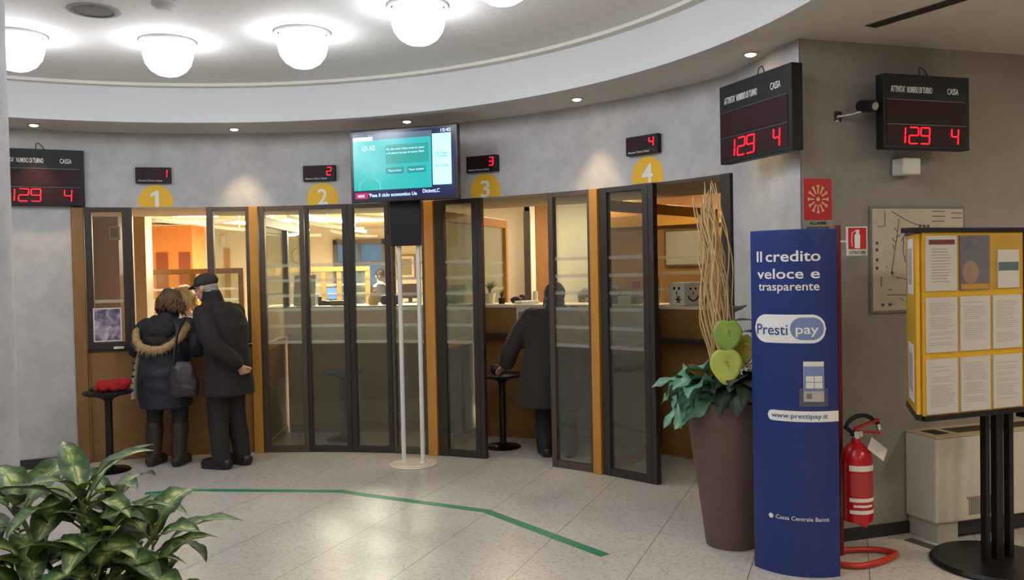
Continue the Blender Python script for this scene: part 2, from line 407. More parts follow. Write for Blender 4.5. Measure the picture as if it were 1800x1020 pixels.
for px, py, lab in ((60, 220, 'small spotlight in the soffit above the left turn display'), (405, 222, 'small spotlight in the soffit right of counter number 1'),
                    (708, 210, 'small spotlight in the soffit right above the hanging screen'), (990, 168, 'small spotlight in the soffit between counters 3 and 4'),
                    (1268, 88, 'brightly sparkling spotlight in the soffit near the corner')):
    downlight(px, py, lab)

def hall_fill(x, y, e, lab):  # fill panels added overhead out of view to brighten the right side
    t = thing('recessed_panel_light', lab, 'ceiling lamp', (x, y, ZS), 0, 'recessed lights of the entrance side')
    B().bx(-.3, .3, -.3, .3, -.012, -.001).build('trim_frame', M['white'], t, 0); B().bx(-.27, .27, -.27, .27, -.016, -.012).build('diffuser', M['spotglow'], t, 0)
    li = bpy.data.lights.new('hall', 'AREA'); li.size = .54; li.energy = e; li.color = (1, .93, .82); l = bpy.data.objects.new('hall', li); COL.objects.link(l); l.parent = t; l.location = (0, 0, -.025)
for x, y, e in ((3.6, 1.6, 34), (4.6, 3.6, 18), (2.6, -1.6, 40), (-1.5, -2.6, 30)): hall_fill(x, y, e, 'recessed warm ceiling light on the entrance side outside the picture')

# ================================================================ counter front: posts, glass leaves, dividers, counters
def post(name, lab, t0, t1, m, z0=0, z1=ZL-.002, R0=RW-.03, R1=RW+.12, group=None):
    tm = (t0+t1)/2; w = R0*radians(t1-t0); c = pol((R0+R1)/2, tm)
    b = B(); b.box((0, 0, (z0+z1)/2), (w, R1-R0, z1-z0)); o = b.build(name, m, None, 0, .004)
    o.location = c; o.rotation_euler = (0, 0, -radians(tm)); tag(o, lab, 'post', group); return o
post('wooden_post', 'brown wooden post ending the counter front beside the left wall', -22.5, -21.25, M['wood_dark'], group='upright posts of the counter front')
post('wooden_post', 'honey wooden post between counters 1 and 2', -2.7, -1.62, M['wood'], group='upright posts of the counter front')
post('wooden_post', 'honey wooden post right behind the white screen stand', 19.1, 20.3, M['wood'], group='upright posts of the counter front')
post('wooden_post', 'honey wooden post between counters 3 and 4', 40.48, 41.5, M['wood'], group='upright posts of the counter front')
post('metal_post', 'dark metal post behind the curly sticks of the planter', 56.9, 58.0, M['frame_dark'], group='upright posts of the counter front')

def leaf(lab, t0, t1, z0, z1, sl=.045, sr=.045, R=RW+.02, stripes=(1.73, 1.59, 1.45), band=(1.02, 1.32), dark=False, name='glass_panel'):
    A, C = pol(R, t0), pol(R, t1); d = C-A; w = d.length
    t = thing(name, lab, 'glass panel', (A+C)/2 + Vector((0, 0, z0)), atan2(d.y, d.x), 'glass panels of the counter front')
    h = z1-z0; x0, x1 = -w/2+.002, w/2-.002
    b = B()
    b.bx(x0, x0+sl, -.028, .028, 0.002, h); b.bx(x1-sr, x1, -.028, .028, .002, h)
    if sr > .07:   # two stiles meeting: a groove line
        b.bx(x1-sr*.55, x1-sr*.45, -.032, -.028, .02, h-.02)
    b.bx(x0+sl, x1-sr, -.024, .024, .002, .058); b.bx(x0+sl, x1-sr, -.024, .024, h-.04, h)
    b.build('frame', M['frame_dark'] if dark else M['frame'], t, 0, .003)
    b = B(); b.bx(x0+sl-.004, x1-sr+.004, -.004, .004, .05, h-.035); b.build('glass_pane', M['glass'], t, 0)
    if band:
        b = B(); b.bx(x0+sl, x1-sr, -.0062, -.0045, band[0]-z0, band[1]-z0); b.build('frosted_band', M['frost'], t, 0)
    b = B()
    for s in list(stripes) + ([band[0], (band[0]+band[1])/2, band[1]] if band else []):
        b.bx(x0+sl, x1-sr, -.0082, -.0066, s-z0-.014, s-z0+.014)
    b.build('frosted_stripes', M['frost_line'], t, 0)
    return t
leaf('dark framed glass panel carrying the small framed poster', -21.2, -16.05, 1.015, ZL, .06, .085, stripes=(1.44,), band=None, dark=True)
leaf('dark framed glass panel behind the man in the cap', -7.76, -2.78, 1.015, ZL, .06, .03, stripes=(), band=None)
leaf('frosted band glass panel right beside the first honey post', -1.58, 3.92, 0, ZL, .05, .045)
leaf('frosted band glass panel left of the black double upright', 3.95, 9.28, 0, ZL, .03, .05, dark=True)
leaf('frosted band glass panel right of the black double upright', 9.3, 14.54, 0, ZL, .05, .045, dark=True)
leaf('frosted band glass panel behind the white screen poles', 14.57, 19.05, 0, ZL, .03, .03)
leaf('slid open glass panel left of the person in the brown coat', 20.4, 26.4, 0, ZL, .085, .095, dark=True)
leaf('glass panel in front of the person in the brown coat', 34.96, 40.42, 0, ZL, .05, .03)
leaf('slid open glass panel at the entry to counter number 4', 41.6, 48.35, 0, ZL, .07, .10, dark=True)

def divider(lab, th, far=6.35, mid=5.5, first=None):
    t = thing('booth_divider', lab, 'partition', pol(RW+.14, th), -radians(th)+pi/2, 'glazed wooden dividers between the booths')
    L = far-RW-.14; zt = 2.2
    def V(x0, x1, z0, z1, nm, m, w=.05):
        b = B(); b.bx(x0, x1, -w/2, w/2, z0, z1); return b.build(nm, m, t, 0, .004)
    V(L-.06, L, 0, zt, 'end_post', M['wood']); V(.03, L-.06, zt-.09, zt, 'top_rail', M['wood'])
    V(.03, L-.06, .002, .07, 'bottom_rail', M['wood']); V(mid-RW-.14, mid-RW-.14+.07, .07, zt-.09, 'middle_post', M['frame_dark'], .06)
    V(.03, mid-RW-.14, .93, 1.0, 'middle_rail', M['wood'])
    V(mid-RW-.07, L-.06, .07, 1.28, 'lower_panel', M['wood_dark'], .03)
    if th < 0: V(.03, mid-RW-.14, .07, .93, 'lower_panel', M['wood_dark'], .03)
    b = B(); b.bx(.03, L-.06, -.004, .004, 1.0 if th < 0 else .07, zt-.09); b.build('glass_pane', M['glass'], t, 0)
    b = B()
    for s in (1.73, 1.59, 1.45): b.bx(.03, L-.06, .005, .007, s-.014, s+.014)
    b.bx(.03, mid-RW-.14, .005, .007, 1.0, 1.33)
    b.build('frosted_stripes', M['frost_line'], t, 0)
divider('glazed wooden divider between booths 1 and 2', -2.0, 6.4, 5.52)
divider('glazed wooden divider between booths 2 and 3', 19.7, 6.35, 5.5)
divider('glazed wooden divider between booths 3 and 4', 41.0, 6.4, 5.2)

def counter(lab, t0, t1, R, h, ledge=True, depth=.5):
    t = thing('teller_counter', lab, 'counter', (0, 0, 0), 0, 'teller counters along the curve')
    b = B(); b.arc(R, R+.04, t0, t1, .002, h); b.build('front_panel', M['wood_panel'], t)
    b = B(); b.arc(R-.012, R+depth, t0, t1, h, h+.028); b.build('worktop', M['cream'] if ledge else M['frame_dark'], t)
    b = B(); b.arc(R-.006, R, t0, t1, .004, .07); b.build('plinth', M['wood_dark'], t)
    if ledge:
        b = B(); b.arc(R-.16, R, t0+.4, t1-.4, 1.0, 1.03); b.build('customer_ledge', M['frame_dark'], t)
    return t
counter('wooden counter 1 with the woman and the man standing at it', -21.2, -2.75, RW+.03, .985, False, .55)
counter('wooden counter 2 behind the closed glass panels', -1.6, 19.3, 5.38, 1.28)
counter('wooden counter 3 with the potted plants on top', 20.1, 40.55, 5.34, 1.28)
counter('wooden counter 4 with the smiling face box on top', 41.35, 61.0, 5.3, 1.28)
# ================================================================ things in the hall
def fit(name, body, x0, x1, z, cap, m, parent, y=0.0, bold=0, ext=.0012, wrap=None, rot=None):
    """upright lettering facing -y: spans x0..x1 with its baseline at z and capitals cap high"""
    o = text(name, body, cap/.72, m, parent, (0, 0, 0), bold=bold, ext=ext)
    me = o.data; xs = [v.co.x for v in me.vertices]; k = (x1-x0)/max(1e-6, max(xs)-min(xs)); mn = min(xs)
    for v in me.vertices:
        v.co.x = x0+(v.co.x-mn)*k; v.co.z += z; v.co.y += y
        if wrap: v.co = wrap(v.co)
    return o

# ---- turn displays
def turn_display(lab, c, rz, s=1.0):
    t = thing('turn_display', lab, 'display', c, rz, 'large turn number displays')
    w, h, d = .70*s, .485*s, .075*s
    b = B(); b.bx(-w/2, w/2, -d, 0, -h/2, h/2); b.build('housing', M['black'], t, 0, .004)
    for z0, z1 in ((.36, .655), (.69, .95)):
        b = B(); b.bx(-w*.47, w*.45, -d-.003, -d, h/2-h*z1, h/2-h*z0); b.build('display_window', M['sign_red'], t, 0)
    b = B(); b.bx(-w*.47, w*.45, -d-.005, -d, h/2-h*.35, h/2-h*.34); b.bx(-w*.47, w*.45, -d-.005, -d, h/2-h*.68, h/2-h*.67); b.build('edge_strip', M['frame'], t, 0)
    z = h/2-h*.245; g = M['lettering']
    fit('lettering', "ATTIVITA'", -w*.42, -w*.26, z, h*.085, g, t, -d-.002, .004)
    fit('lettering', 'NUMERO DI TURNO', -w*.235, w*.055, z, h*.085, g, t, -d-.002, .004)
    fit('lettering', 'CASSA', w*.235, w*.365, z, h*.085, g, t, -d-.002, .004)
    b = B(); z = h/2-h*.93
    digits(b, '1', -w*.35, z, .055*s, .105*s, .0075*s, -d-.006); digits(b, '29', -w*.225, z, .072*s, .105*s, .0075*s, -d-.006, .28)
    b.build('number_leds', M['led'], t, 0)
    b = B(); digits(b, '4', w*.27, z, .055*s, .105*s, .0075*s, -d-.006); b.build('number_leds', M['led'], t, 0)
    b = B(); b.tube([(-.02*s, -.03, h/2-.004), (-.018, -.02, h/2+.05), (0, -.01, h/2+.062), (.025, -.02, h/2+.04), (.05*s, -.03, h/2-.003)], .004, 6)
    b.build('hanging_hook', M['frame_dark'], t)
    return t
turn_display('large turn number display on the wall at the left edge', pol(RW-.004, -25.6, 2.53), radians(25.6))
turn_display('large turn number display above the curly sticks by the wall corner', (1.525, 5.115, 2.53), radians(-70))
q = P1 + D*.71
turn_display('large turn number display hanging in the dim corner above the map', (q.x+.055, q.y-.125, 2.515), radians(17.5), .88)
b = B(); v0 = Vector((q.x+.055, q.y-.125)); v1 = v0+Nn*.11; b.bar((v0.x, v0.y, 2.5), (v1.x, v1.y, 2.5), .12, .12)
o = b.build('wall_bracket', M['frame_dark'], None, 0); tag(o, 'dark wall bracket behind the dim corner display', 'bracket')
q = P1 + D*.70 - Nn*.06
o = B().box((q.x, q.y, 2.215), (.13, .10, .10), radians(17.5)).build('emergency_lamp', M['white'], None, 0, .012); tag(o, 'small white emergency lamp under the dim corner display', 'lamp')
q = P1 + D*.36 - Nn*.10
t = thing('security_camera', 'small dark security camera beside the dim corner display', 'camera', (q.x, q.y, 2.56), radians(17.5))
b = B(); b.cyl((0, .02, 0), (0, -.09, -.02), .036, seg=20); b.build('camera_body', M['black'], t)
b = B(); b.cyl((0, -.09, -.02), (0, -.1, -.022), .022); b.build('lens', M['chrome'], t)
b = B(); b.tube([(-.1, .1, -.05), (-.05, .03, -.045), (0, 0, -.03)], .009, 8); b.box((-.1, .098, -.05), (.05, .01, .06)); b.build('bracket', M['chrome'], t)

def led_display(no, lab, th):
    t = thing('counter_display', lab, 'display', pol(RW-.002, th, 2.567), -radians(th), 'small counter number displays')
    b = B(); b.bx(-.15, .15, -.05, 0, -.07, .07); b.build('housing', M['black'], t, 0, .003)
    b = B(); b.bx(-.14, .14, -.052, -.05, -.03, .06); b.build('display_window', M['sign_red'], t, 0)
    b = B(); digits(b, no, .075, -.02, .04, .068, .0065, -.055); b.build('number_leds', M['led'], t, 0)
    fit('lettering', 'Numero Turno | Cassa', -.125, .075, -.056, .014, M['lettering'], t, -.0515, .004)
def number_disc(no, lab, th):
    t = thing('counter_number', lab, 'sign', pol(RW-.001, th, 2.335), -radians(th), 'yellow counter number discs')
    r, cut = .148, ZL+.004-2.335
    a0 = math.asin(cut/r); pts = [(r*cos(a0+(pi-2*a0)*k/40), r*sin(a0+(pi-2*a0)*k/40)) for k in range(41)]
    B().prism(pts, -.004, 0).build('disc', M['yellow'], t, 0)
    w = {'1': .08, '2': .095, '3': .09, '4': .105}[no]
    if no == '1':
        B().prism([(x, z+cut+.002) for x, z in ((-.006, 0), (.028, 0), (.028, .145), (.002, .145), (-.042, .116), (-.042, .088), (-.006, .106))], -.0058, -.0045).build('numeral', M['lettering'], t, 0)
    else: fit('numeral', no, -w/2, w/2, cut+.002, .145, M['lettering'], t, -.0045, .012)
for no, t1, t2, a in (('1', -13.5, -13.4, 'left of the warm spotlight pool'), ('2', 6.1, 6.3, 'left of the hanging screen'), ('3', 26.9, 27.0, 'right of the hanging screen'), ('4', 47.5, 47.7, 'nearest the corner')):
    led_display(no, 'small black display with red digit %s above its yellow disc' % no, t1)
    number_disc(no, 'yellow disc with white numeral %s above its counter' % no, t2)

# ---- television on its white stand
sb = F(727, 817)
t = thing('screen_stand', 'white two-pole floor stand carrying the big screen', 'stand', (sb.x, sb.y, 0), radians(-12))
B().lathe([(.2, .001), (.205, .006), (.2, .014), (.165, .017), (.16, .022), (0, .024)], seg=48).build('base_disc', M['cream'], t)
for x in (-.085, .085):
    b = B(); b.cyl((x, 0, .02), (x, 0, 2.3), .019); b.lathe([(.03, .022), (.028, .032), (.02, .034)], (x, 0, 0)); b.build('pole', M['white'], t)
B().bx(-.145, .125, -.055, -.02, 1.87, 2.26).build('equipment_box', M['black'], t, 0, .006)
c = W(711, 290, 7.13)
t = thing('television', 'big flat screen with green quiz picture on white stand', 'screen', c, radians(-19))
w, h = .98, .605
B().bx(-w/2, w/2, -.03, .035, -h/2, h/2).build('housing', mat('screen_bezel', (18, 20, 34), .25), t, 0, .006)
def scr(nm, x0, x1, z0, z1, col, e, k=1, m=None, rough=.18):
    e *= 1.5; b = B(); b.bx(x0*w-w/2, x1*w-w/2, -.0302-.0006*k, -.030, h/2-z1*h, h/2-z0*h); return b.build(nm, m or mat(nm+'_glow', col, rough, emit=e), t, 0)
scr('screen', .025, .975, .035, .955, (14, 22, 60), .55, 1)
scr('picture_green', .03, .765, .14, .83, (26, 142, 142), .8, 2)
scr('caption_bar', .17, .77, .06, .14, (70, 90, 110), .5, 2)
scr('logo_block', .03, .22, .09, .145, (150, 190, 250), 1.0, 3)
scr('side_column', .775, .945, .11, .80, (150, 215, 250), 1.0, 2)
scr('question_block', .34, .74, .22, .48, (22, 128, 122), .66, 3)
for x in (.34, .54): scr('answer_button', x, x+.17, .53, .62, (20, 120, 118), .6, 3)
scr('news_badge', .04, .165, .86, .945, (150, 30, 70), .7, 2)
LT = mat('screen_text', (200, 225, 255), .4, emit=.95); DT = mat('screen_text_dark', (40, 90, 130), .4, emit=.3); MT = mat('screen_text_red', (200, 60, 110), .4, emit=.5)
def st(s, x0, x1, z, cap, m=LT, bold=0): fit('screen_text', s, x0*w-w/2, x1*w-w/2, h/2-z*h, cap*h, m, t, -.0335, bold, .0006)
st('10:40', .855, .945, .095, .05); st('QUIZ', .115, .245, .275, .06); st("'Pesa il ciclo economico Ue", .175, .625, .925, .05, LT, .01); st('Diciotti,C', .68, .835, .90, .05, LT, .01)
st('NEWS', .065, .13, .925, .04); st('Da che anno viene usata la cassa', .35, .70, .29, .025); st('e la banca ha piu di cento filiali', .35, .70, .345, .025)
st('Tasso fisso', .36, .485, .585, .025); st('Tasso variabile', .555, .695, .585, .025); st('Cassa Rurale', .80, .91, .39, .026, DT); st('ed Artigiana', .80, .91, .425, .026, DT); st('INDUSTRIA', .80, .915, .56, .03, DT)
b = B()
for sg in (-1, 1):
    P_ = [(.185+sg*.045, .56), (.185+sg*.03, .62), (.185+sg*.035, .67), (.185+sg*.075, .70), (.185+sg*.095, .73), (.185+sg*.10, .83)]
    b.tube([(x*w-w/2, -.0325, h/2-z*h) for x, z in P_], .0016, 6)
b.build('outline_figure', mat('screen_outline', (140, 210, 205), .4, emit=.7), t)

# ---- blue advertising totem
RC = .314
t = thing('advertising_totem', 'tall blue curved advertising totem with white lettering', 'totem', (1.5, 4.55, 0), radians(-25))
def tp(s, z, off=0): return Vector(((RC+off)*sin(s/RC), -((RC+off)*cos(s/RC)-(RC-.09)), z))
b = B(); n = 26; S = RC*radians(44.5); fr = [tp(-S+2*S*k/n, 0) for k in range(n+1)]; bk = [Vector((.22-.44*k/8, .035*sin(pi*k/8), 0)) for k in range(1, 8)]
b.slab([(p.x, p.y) for p in fr+bk], .001, 1.825); b.build('shell', mat('blue_print', (20, 46, 112), .38), t, 35)
b = B(); b.slab([(p.x*1.0, p.y*1.0) for p in fr+bk], 1.825, 1.832); b.build('top_cap', mat('blue_cap', (30, 62, 130), .5), t)
def pill(nm, s0, s1, z0, z1, m, off, right=True, left=True):
    r = (z1-z0)/2; zc = (z0+z1)/2; cs = []
    N_ = 48
    for k in range(N_+1):
        s = s0+(s1-s0)*k/N_; hh = r
        if left and s < s0+r: hh = sqrt(max(1e-8, r*r-(s0+r-s)**2))
        if right and s > s1-r: hh = sqrt(max(1e-8, r*r-(s-(s1-r))**2))
        cs.append((s, hh))
    b = B(); up = [b.bm.verts.new(tp(s, zc+hh, off)) for s, hh in cs]; dn = [b.bm.verts.new(tp(s, zc-hh, off)) for s, hh in cs]
    for k in range(N_): b.bm.faces.new((dn[k], dn[k+1], up[k+1], up[k]))
    return b.build(nm, m, t, 0)
wr = lambda off: (lambda co: tp(co.x, co.z, off - co.y))
TL = lambda s, s0, s1, z, cap, m=M['lettering'], off=.001, bold=.006: fit('lettering', s, s0, s1, z, cap, m, t, 0, bold, .0006, wr(off))
TL('Il', -.193, -.158, 1.665, .058, bold=.012); TL('credito', -.135, .149, 1.665, .058, bold=.012); TL('veloce', -.190, .062, 1.575, .054, bold=.012); TL('e', .098, .145, 1.575, .054, bold=.012); TL('trasparente', -.183, .142, 1.512, .046, bold=.008)
navy = mat('navy_print', (44, 72, 130), .5); grey_blue = mat('grey_blue_print', (110, 132, 178), .5)
pill('logo_pill', -.212, .175, 1.235, 1.385, M['lettering'], .001); pill('logo_oval', -.008, .163, 1.252, 1.37, grey_blue, .0016)
TL('Presti', -.196, -.02, 1.278, .058, navy, .0022, .006); TL('pay', .02, .135, 1.285, .05, M['lettering'], .0026, .012)
pill('address_strip', -.135, S-.001, .822, .878, M['lettering'], .001, right=False); TL('www.prestipay.it', -.112, .178, .840, .026, navy, .002, .006)
TL('Cassa Centrale Banca', -.095, .18, .298, .022, M['lettering'], .001, 0)
b = B(); q = [tp(-.122+.014*cos(a*pi/4), .308+.014*sin(a*pi/4), .002) for a in range(8)]; b.mesh(q, [tuple(range(8))]); b.build('bank_emblem', M['lettering'], t, 0)
l = thing('leaflet_holder', 'clear holder with a blue and white leaflet on the totem', 'leaflet', (1.5, 4.55, 0), radians(-25))
def lf(nm, s0, s1, z0, z1, m, off):
    b = B(); N_ = 6
    f_ = [tp(s0+(s1-s0)*k/N_, z, off) for z in (z0, z1) for k in range(N_+1)]
    g_ = [tp(s0+(s1-s0)*k/N_, z, off-.002) for z in (z0, z1) for k in range(N_+1)]
    fs = [(k, k+1, k+N_+2, k+N_+1) for k in range(N_)]; m2 = 2*N_+2
    fs += [(m2+k+N_+1, m2+k+N_+2, m2+k+1, m2+k) for k in range(N_)]
    b.mesh(f_+g_, fs + [(0, N_+1, m2+N_+1, m2), (N_, m2+N_, m2+2*N_+1, 2*N_+1)] + [(k, m2+k, m2+k+1, k+1) for k in range(N_)] + [(N_+1+k, N_+2+k, m2+N_+2+k, m2+N_+1+k) for k in range(N_)])
    return b.build(nm, m, l, 0)
lf('holder_back', .035, .175, .905, 1.0, M['frost'], .012); lf('leaflet', .055, .157, .93, 1.14, M['paper'], .009); lf('leaflet_panel', .057, .155, .985, 1.115, grey_blue, .0105)
for i in range(2):
    for j in range(2): lf('leaflet_picture', .067+.042*i, .105+.042*i, 1.0+.034*j, 1.03+.034*j, M['paper'], .0125)
lf('leaflet_stamp', .07, .095, .945, .972, M['print'], .0105)

# ---- extinguisher on its red stand, with sign plate
c = Vector((1.815, 4.70, 0)); rz = radians(12)
t = thing('extinguisher_stand', 'red floor stand with pole and tubular hoop foot', 'stand', c, rz)
hp = [(-.08, .06), (-.11, -.02), (-.09, -.10), (0, -.15), (.14, -.12), (.27, -.06), (.30, -.01), (.24, .06), (.12, .09), (0, .09), (-.08, .06)]
b = B(); hq = [Vector((x, y, .02)) for x, y in hp[:-1]]; nq = len(hq); b.tube([.5*((2*hq[i])+(hq[(i+1) % nq]-hq[i-1])*u+(2*hq[i-1]-5*hq[i]+4*hq[(i+1) % nq]-hq[(i+2) % nq])*u*u+(3*hq[i]-hq[i-1]-3*hq[(i+1) % nq]+hq[(i+2) % nq])*u**3) for i in range(nq) for u in (0, .2, .4, .6, .8)]+[hq[0]], .017, 10); b.build('hoop_foot', mat('orange_red_enamel', (190, 54, 32), .35), t)
b = B(); b.cyl((0, .03, .02), (0, .03, 1.86), .016); b.build('pole', mat('dark_red_enamel', (120, 22, 22), .35), t)
b = B(); b.bar((0, .03, .5), (.03, .012, .5), .03, .012); b.build('hanger', M['redglossy'], t)
b = B(); b.bx(.03, .155, -.012, -.002, 1.69, 1.85); b.bar((0, .03, 1.77), (.09, -.004, 1.77), .02, .01); b.build('sign_plate', M['white'], t, 0)
b = B(); b.bx(.037, .148, -.0135, -.012, 1.725, 1.843); b.build('sign_red_field', M['red'], t, 0)
b = B(); b.prism([(.075, 1.73), (.107, 1.73), (.109, 1.80), (.1, 1.815), (.105, 1.832), (.08, 1.832), (.085, 1.815), (.074, 1.80)], -.0155, -.0135); b.tube([(.08, -.0145, 1.826), (.06, -.0145, 1.815), (.056, -.0145, 1.77), (.06, -.0145, 1.74)], .0022, 6); b.build('sign_symbol', M['lettering'], t)
fit('lettering', 'ESTINTORE', .042, .143, 1.699, .018, M['black'], t, -.0122, .004)
t = thing('fire_extinguisher', 'red fire extinguisher with white labels hanging on the red pole', 'fire extinguisher', (1.85, 4.605, .25), rz)
b = B(); b.lathe([(.06, .0), (.078, .006), (.083, .03), (.083, .33), (.075, .38), (.05, .41), (.028, .425), (.024, .45), (0, .45)], seg=32)
b.build('cylinder', M['redglossy'], t)
b = B(); b.tube([(-.05, -.045, .02), (0, -.07, -.006), (.05, -.045, .02)], .014, 8); b.build('foot_ring', M['redglossy'], t)
def band(nm, z0, z1, m, a0=-150, a1=-30, r=.0835):
    b = B(); n = 14
    lo = [(r*cos(radians(a0+(a1-a0)*k/n)), r*sin(radians(a0+(a1-a0)*k/n)), z0) for k in range(n+1)]; hi = [(x, y, z1) for x, y, z in lo]
    b.mesh(lo+hi, [(k, k+1, k+n+2, k+n+1) for k in range(n)]); return b.build(nm, m, t)
band('label', .285, .315, M['paper']); band('label', .12, .14, M['paper']); band('label', .055, .075, M['paper']); band('label', .092, .104, M['paper'], -135, -60)
band('instruction_label', .15, .275, mat('label_red', (170, 50, 50), .5), -145, -35, .0838)
b = B(); b.cyl((0, 0, .45), (0, 0, .49), .022); b.box((.0, 0, .475), (.05, .04, .03)); b.build('valve', M['chrome'], t)
b = B(); b.bar((-.01, 0, .49), (.13, -.02, .475), .022, .012); b.bar((-.01, 0, .50), (.125, -.02, .55), .022, .012); b.build('lever', M['redglossy'], t)
b = B(); b.tube([(-.015, 0, .475)]+[(.02-.1*cos(a), -.015, .49+.085*sin(a)) for a in [k*pi/10 for k in range(1, 9)]]+[(.115, -.02, .53), (.125, -.02, .50)], .012, 10); b.build('hose', M['black'], t)
b = B(); b.cyl((.119, -.02, .525), (.128, -.02, .495), .014); b.build('nozzle', M['chrome'], t)
b = B(); b.box((.09, -.055, .395), (.12, .002, .075), rot=Euler((radians(-20), radians(38), 0)).to_matrix()); b.build('inspection_tag', M['paper'], t, 0)

# ---- wall signs on the right wall
def on_right(s, z, off=.001): q = P1+D*s-Nn*off; return (q.x, q.y, z)
RZR = atan2(D.y, D.x)
t = thing('fire_alarm_sign', 'red fire alarm sign with ring of horns on the right wall', 'sign', on_right(.115, 2.0), RZR)
B().bx(-.103, .103, -.004, 0, -.16, .15).build('plate', mat('grey_plate', (150, 146, 140), .5), t, 0)
B().bx(-.095, .095, -.006, -.004, -.095, .145).build('red_field', M['red'], t, 0)
b = B()
for k in range(12):
    a = k*pi/6; x, z = cos(a), sin(a); nx, nz = -z, x
    pl = [(.03, .004), (.06, .005), (.075, .011), (.075, -.011), (.06, -.005), (.03, -.004)]
    b.prism([(x*r*.95+nx*w_, .025+z*r*1.1+nz*w_) for r, w_ in pl], -.0075, -.006)
b.prism([(.012*cos(k*pi/8), .025+.012*sin(k*pi/8)) for k in range(16)], -.0075, -.006); b.build('horn_symbol', mat('ivory_print', (222, 190, 150), .5), t, 0)
fit('lettering', 'ALLARME', -.06, .06, -.122, .017, M['black'], t, -.0045, .004); fit('lettering', 'ANTINCENDIO', -.08, .08, -.15, .017, M['black'], t, -.0045, .004)
t = thing('evacuation_map', 'pale framed plan map on the right wall behind the rack', 'map', on_right(.83, 1.665), RZR)
B().bx(-.355, .355, -.012, 0, -.32, .32).build('frame', mat('grey_map_frame', (120, 122, 118), .4), t, 0, .003)
B().bx(-.34, .34, -.014, -.012, -.305, .305).build('map_sheet', mat('map_paper', (196, 188, 168), .6, var=.06, vscale=9), t, 0)
b = B(); R_ = random.Random(3)
def ln(*ps, r=.0022): b.tube([(x, -.0148, z) for x, z in ps], r, 5)
ln((-.2, .29), (-.1, .24), (-.02, .21), (.05, .2)); ln((-.15, .22), (-.17, .1), (-.19, 0), (-.205, -.08)); ln((-.15, .22), (-.145, .245)); ln((-.17, .1), (-.2, .13)); ln((-.165, .13), (-.14, .15)); ln((-.16, .17), (-.185, .19)); ln((-.11, .15), (-.12, .05), (-.1, -.02), (-.09, .0))
ln((-.3, .2), (-.25, .2), (-.25, .29)); ln((-.24, -.21), (-.1, -.215)); ln((-.28, -.1), (-.28, -.16)); ln((.1, .29), (.2, .29)); ln((.1, .26), (.2, .26)); ln((.1, .23), (.19, .23)); ln((.25, .28), (.33, .28)); ln((.25, .25), (.33, .25)); ln((-.2, -.1), (0, -.14), (.2, -.1), (.3, .1), r=.0016)
for k in range(16): x, z = R_.uniform(-.31, .0), R_.uniform(-.28, .15); ln((x, z), (x+R_.uniform(-.03, .03), z+R_.uniform(-.03, .03)))
for x, z in ((-.31, .1), (-.31, .06), (-.31, .0), (-.31, -.05), (-.20, -.08), (-.27, -.27), (-.22, -.27), (.01, .2), (.04, .2), (.07, .2)): b.cyl((x, -.0142, z), (x, -.0165, z), .01, seg=10)
b.build('map_lines', mat('map_ink', (86, 78, 80), .7), t)

# ---- fan coil unit
q = P1+D*.72
t = thing('fan_coil_unit', 'white floor convector with top grilles against the right wall', 'heater', (q.x, q.y, 0), RZR)
fw = mat('convector_enamel', (206, 200, 186), .45)
B().bx(0, 1.05, -.25, -.005, .115, .62).build('casing', fw, t, 0, .012)
for x0 in (.02, .88): b = B(); b.bx(x0, x0+.15, -.235, -.01, .001, .115); b.build('foot', mat('convector_foot', (186, 180, 168), .5), t, 0)
b = B(); b.bx(.17, .88, -.20, -.16, .02, .114); b.build('intake_recess', M['base'], t, 0)
b = B(); b.bx(.0, 1.05, -.255, .0, .62, .628); b.build('top_plate', mat('convector_top', (196, 180, 140), .5), t, 0)
for x0, x1 in ((.06, .17), (.22, .5), (.54, .98)):
    b = B()
    for k in range(int((x1-x0)/.014)): b.bx(x0+.014*k, x0+.014*k+.008, -.19, -.07, .628, .632)
    b.build('outlet_grille', M['frame_dark'] if x0 < .1 else M['frame'], t, 0)
b = B()
for k in range(16): b.bx(.24+.016*k, .25+.016*k, -.254, -.25, .15, .25)
b.bx(.225, .51, -.256, -.25, .248, .258); b.build('front_grille', mat('grille_grey', (150, 146, 138), .5), t, 0)

# ---- yellow notice rack
r0 = Vector((2.07, 4.3)); rd = Vector((.94, .342)); RA = atan2(rd.y, rd.x)
t = thing('notice_rack', 'yellow board rack with paper pockets on black posts', 'rack', (r0.x, r0.y, 0), RA)
Hb, Ht, LW = .865, 1.795, .69
B().bx(0, LW, 0, .018, Hb, Ht).build('board', M['yellow_board'], t, 0)
b = B(); b.bx(-.09, LW+.05, -.012, .05, Ht, Ht+.026); b.bx(0, LW, -.014, .03, Hb-.026, Hb); b.bx(LW, LW+.05, -.012, .05, Hb-.06, Ht); b.build('black_edging', M['blackmetal'], t, 0, .003)
sd = Vector((.33-.0, .94)); loc = Matrix.Rotation(-RA, 3, 'Z') @ Vector((sd.x, sd.y, 0)); la = atan2(loc.y, loc.x)
mt = Matrix.Translation((-.02, .012, 0)) @ Matrix.Rotation(la, 4, 'Z')
b = B(); b.bx(0, .46, -.009, .009, Hb+.01, Ht-.004); b.bm.transform(mt); b.build('side_board', M['yellow_board'], t, 0)
for z0, z1 in ((Hb-.02, Hb+.01), (Ht-.004, Ht+.02)): b = B(); b.bx(0, .46, -.014, .014, z0, z1); b.bm.transform(mt); b.build('side_edging', M['blackmetal'], t, 0)
pc = Vector((2.60, 4.585)); pl_ = Matrix.Rotation(-RA, 3, 'Z') @ Vector((pc.x-r0.x, pc.y-r0.y, 0))
for dx, ww in ((-.085, .03), (0, .05), (.085, .032)):
    b = B(); b.bx(pl_.x+dx-ww/2, pl_.x+dx+ww/2, pl_.y-.02, pl_.y+.02, .03, Ht); b.build('post', M['blackmetal'], t, 0, .004)
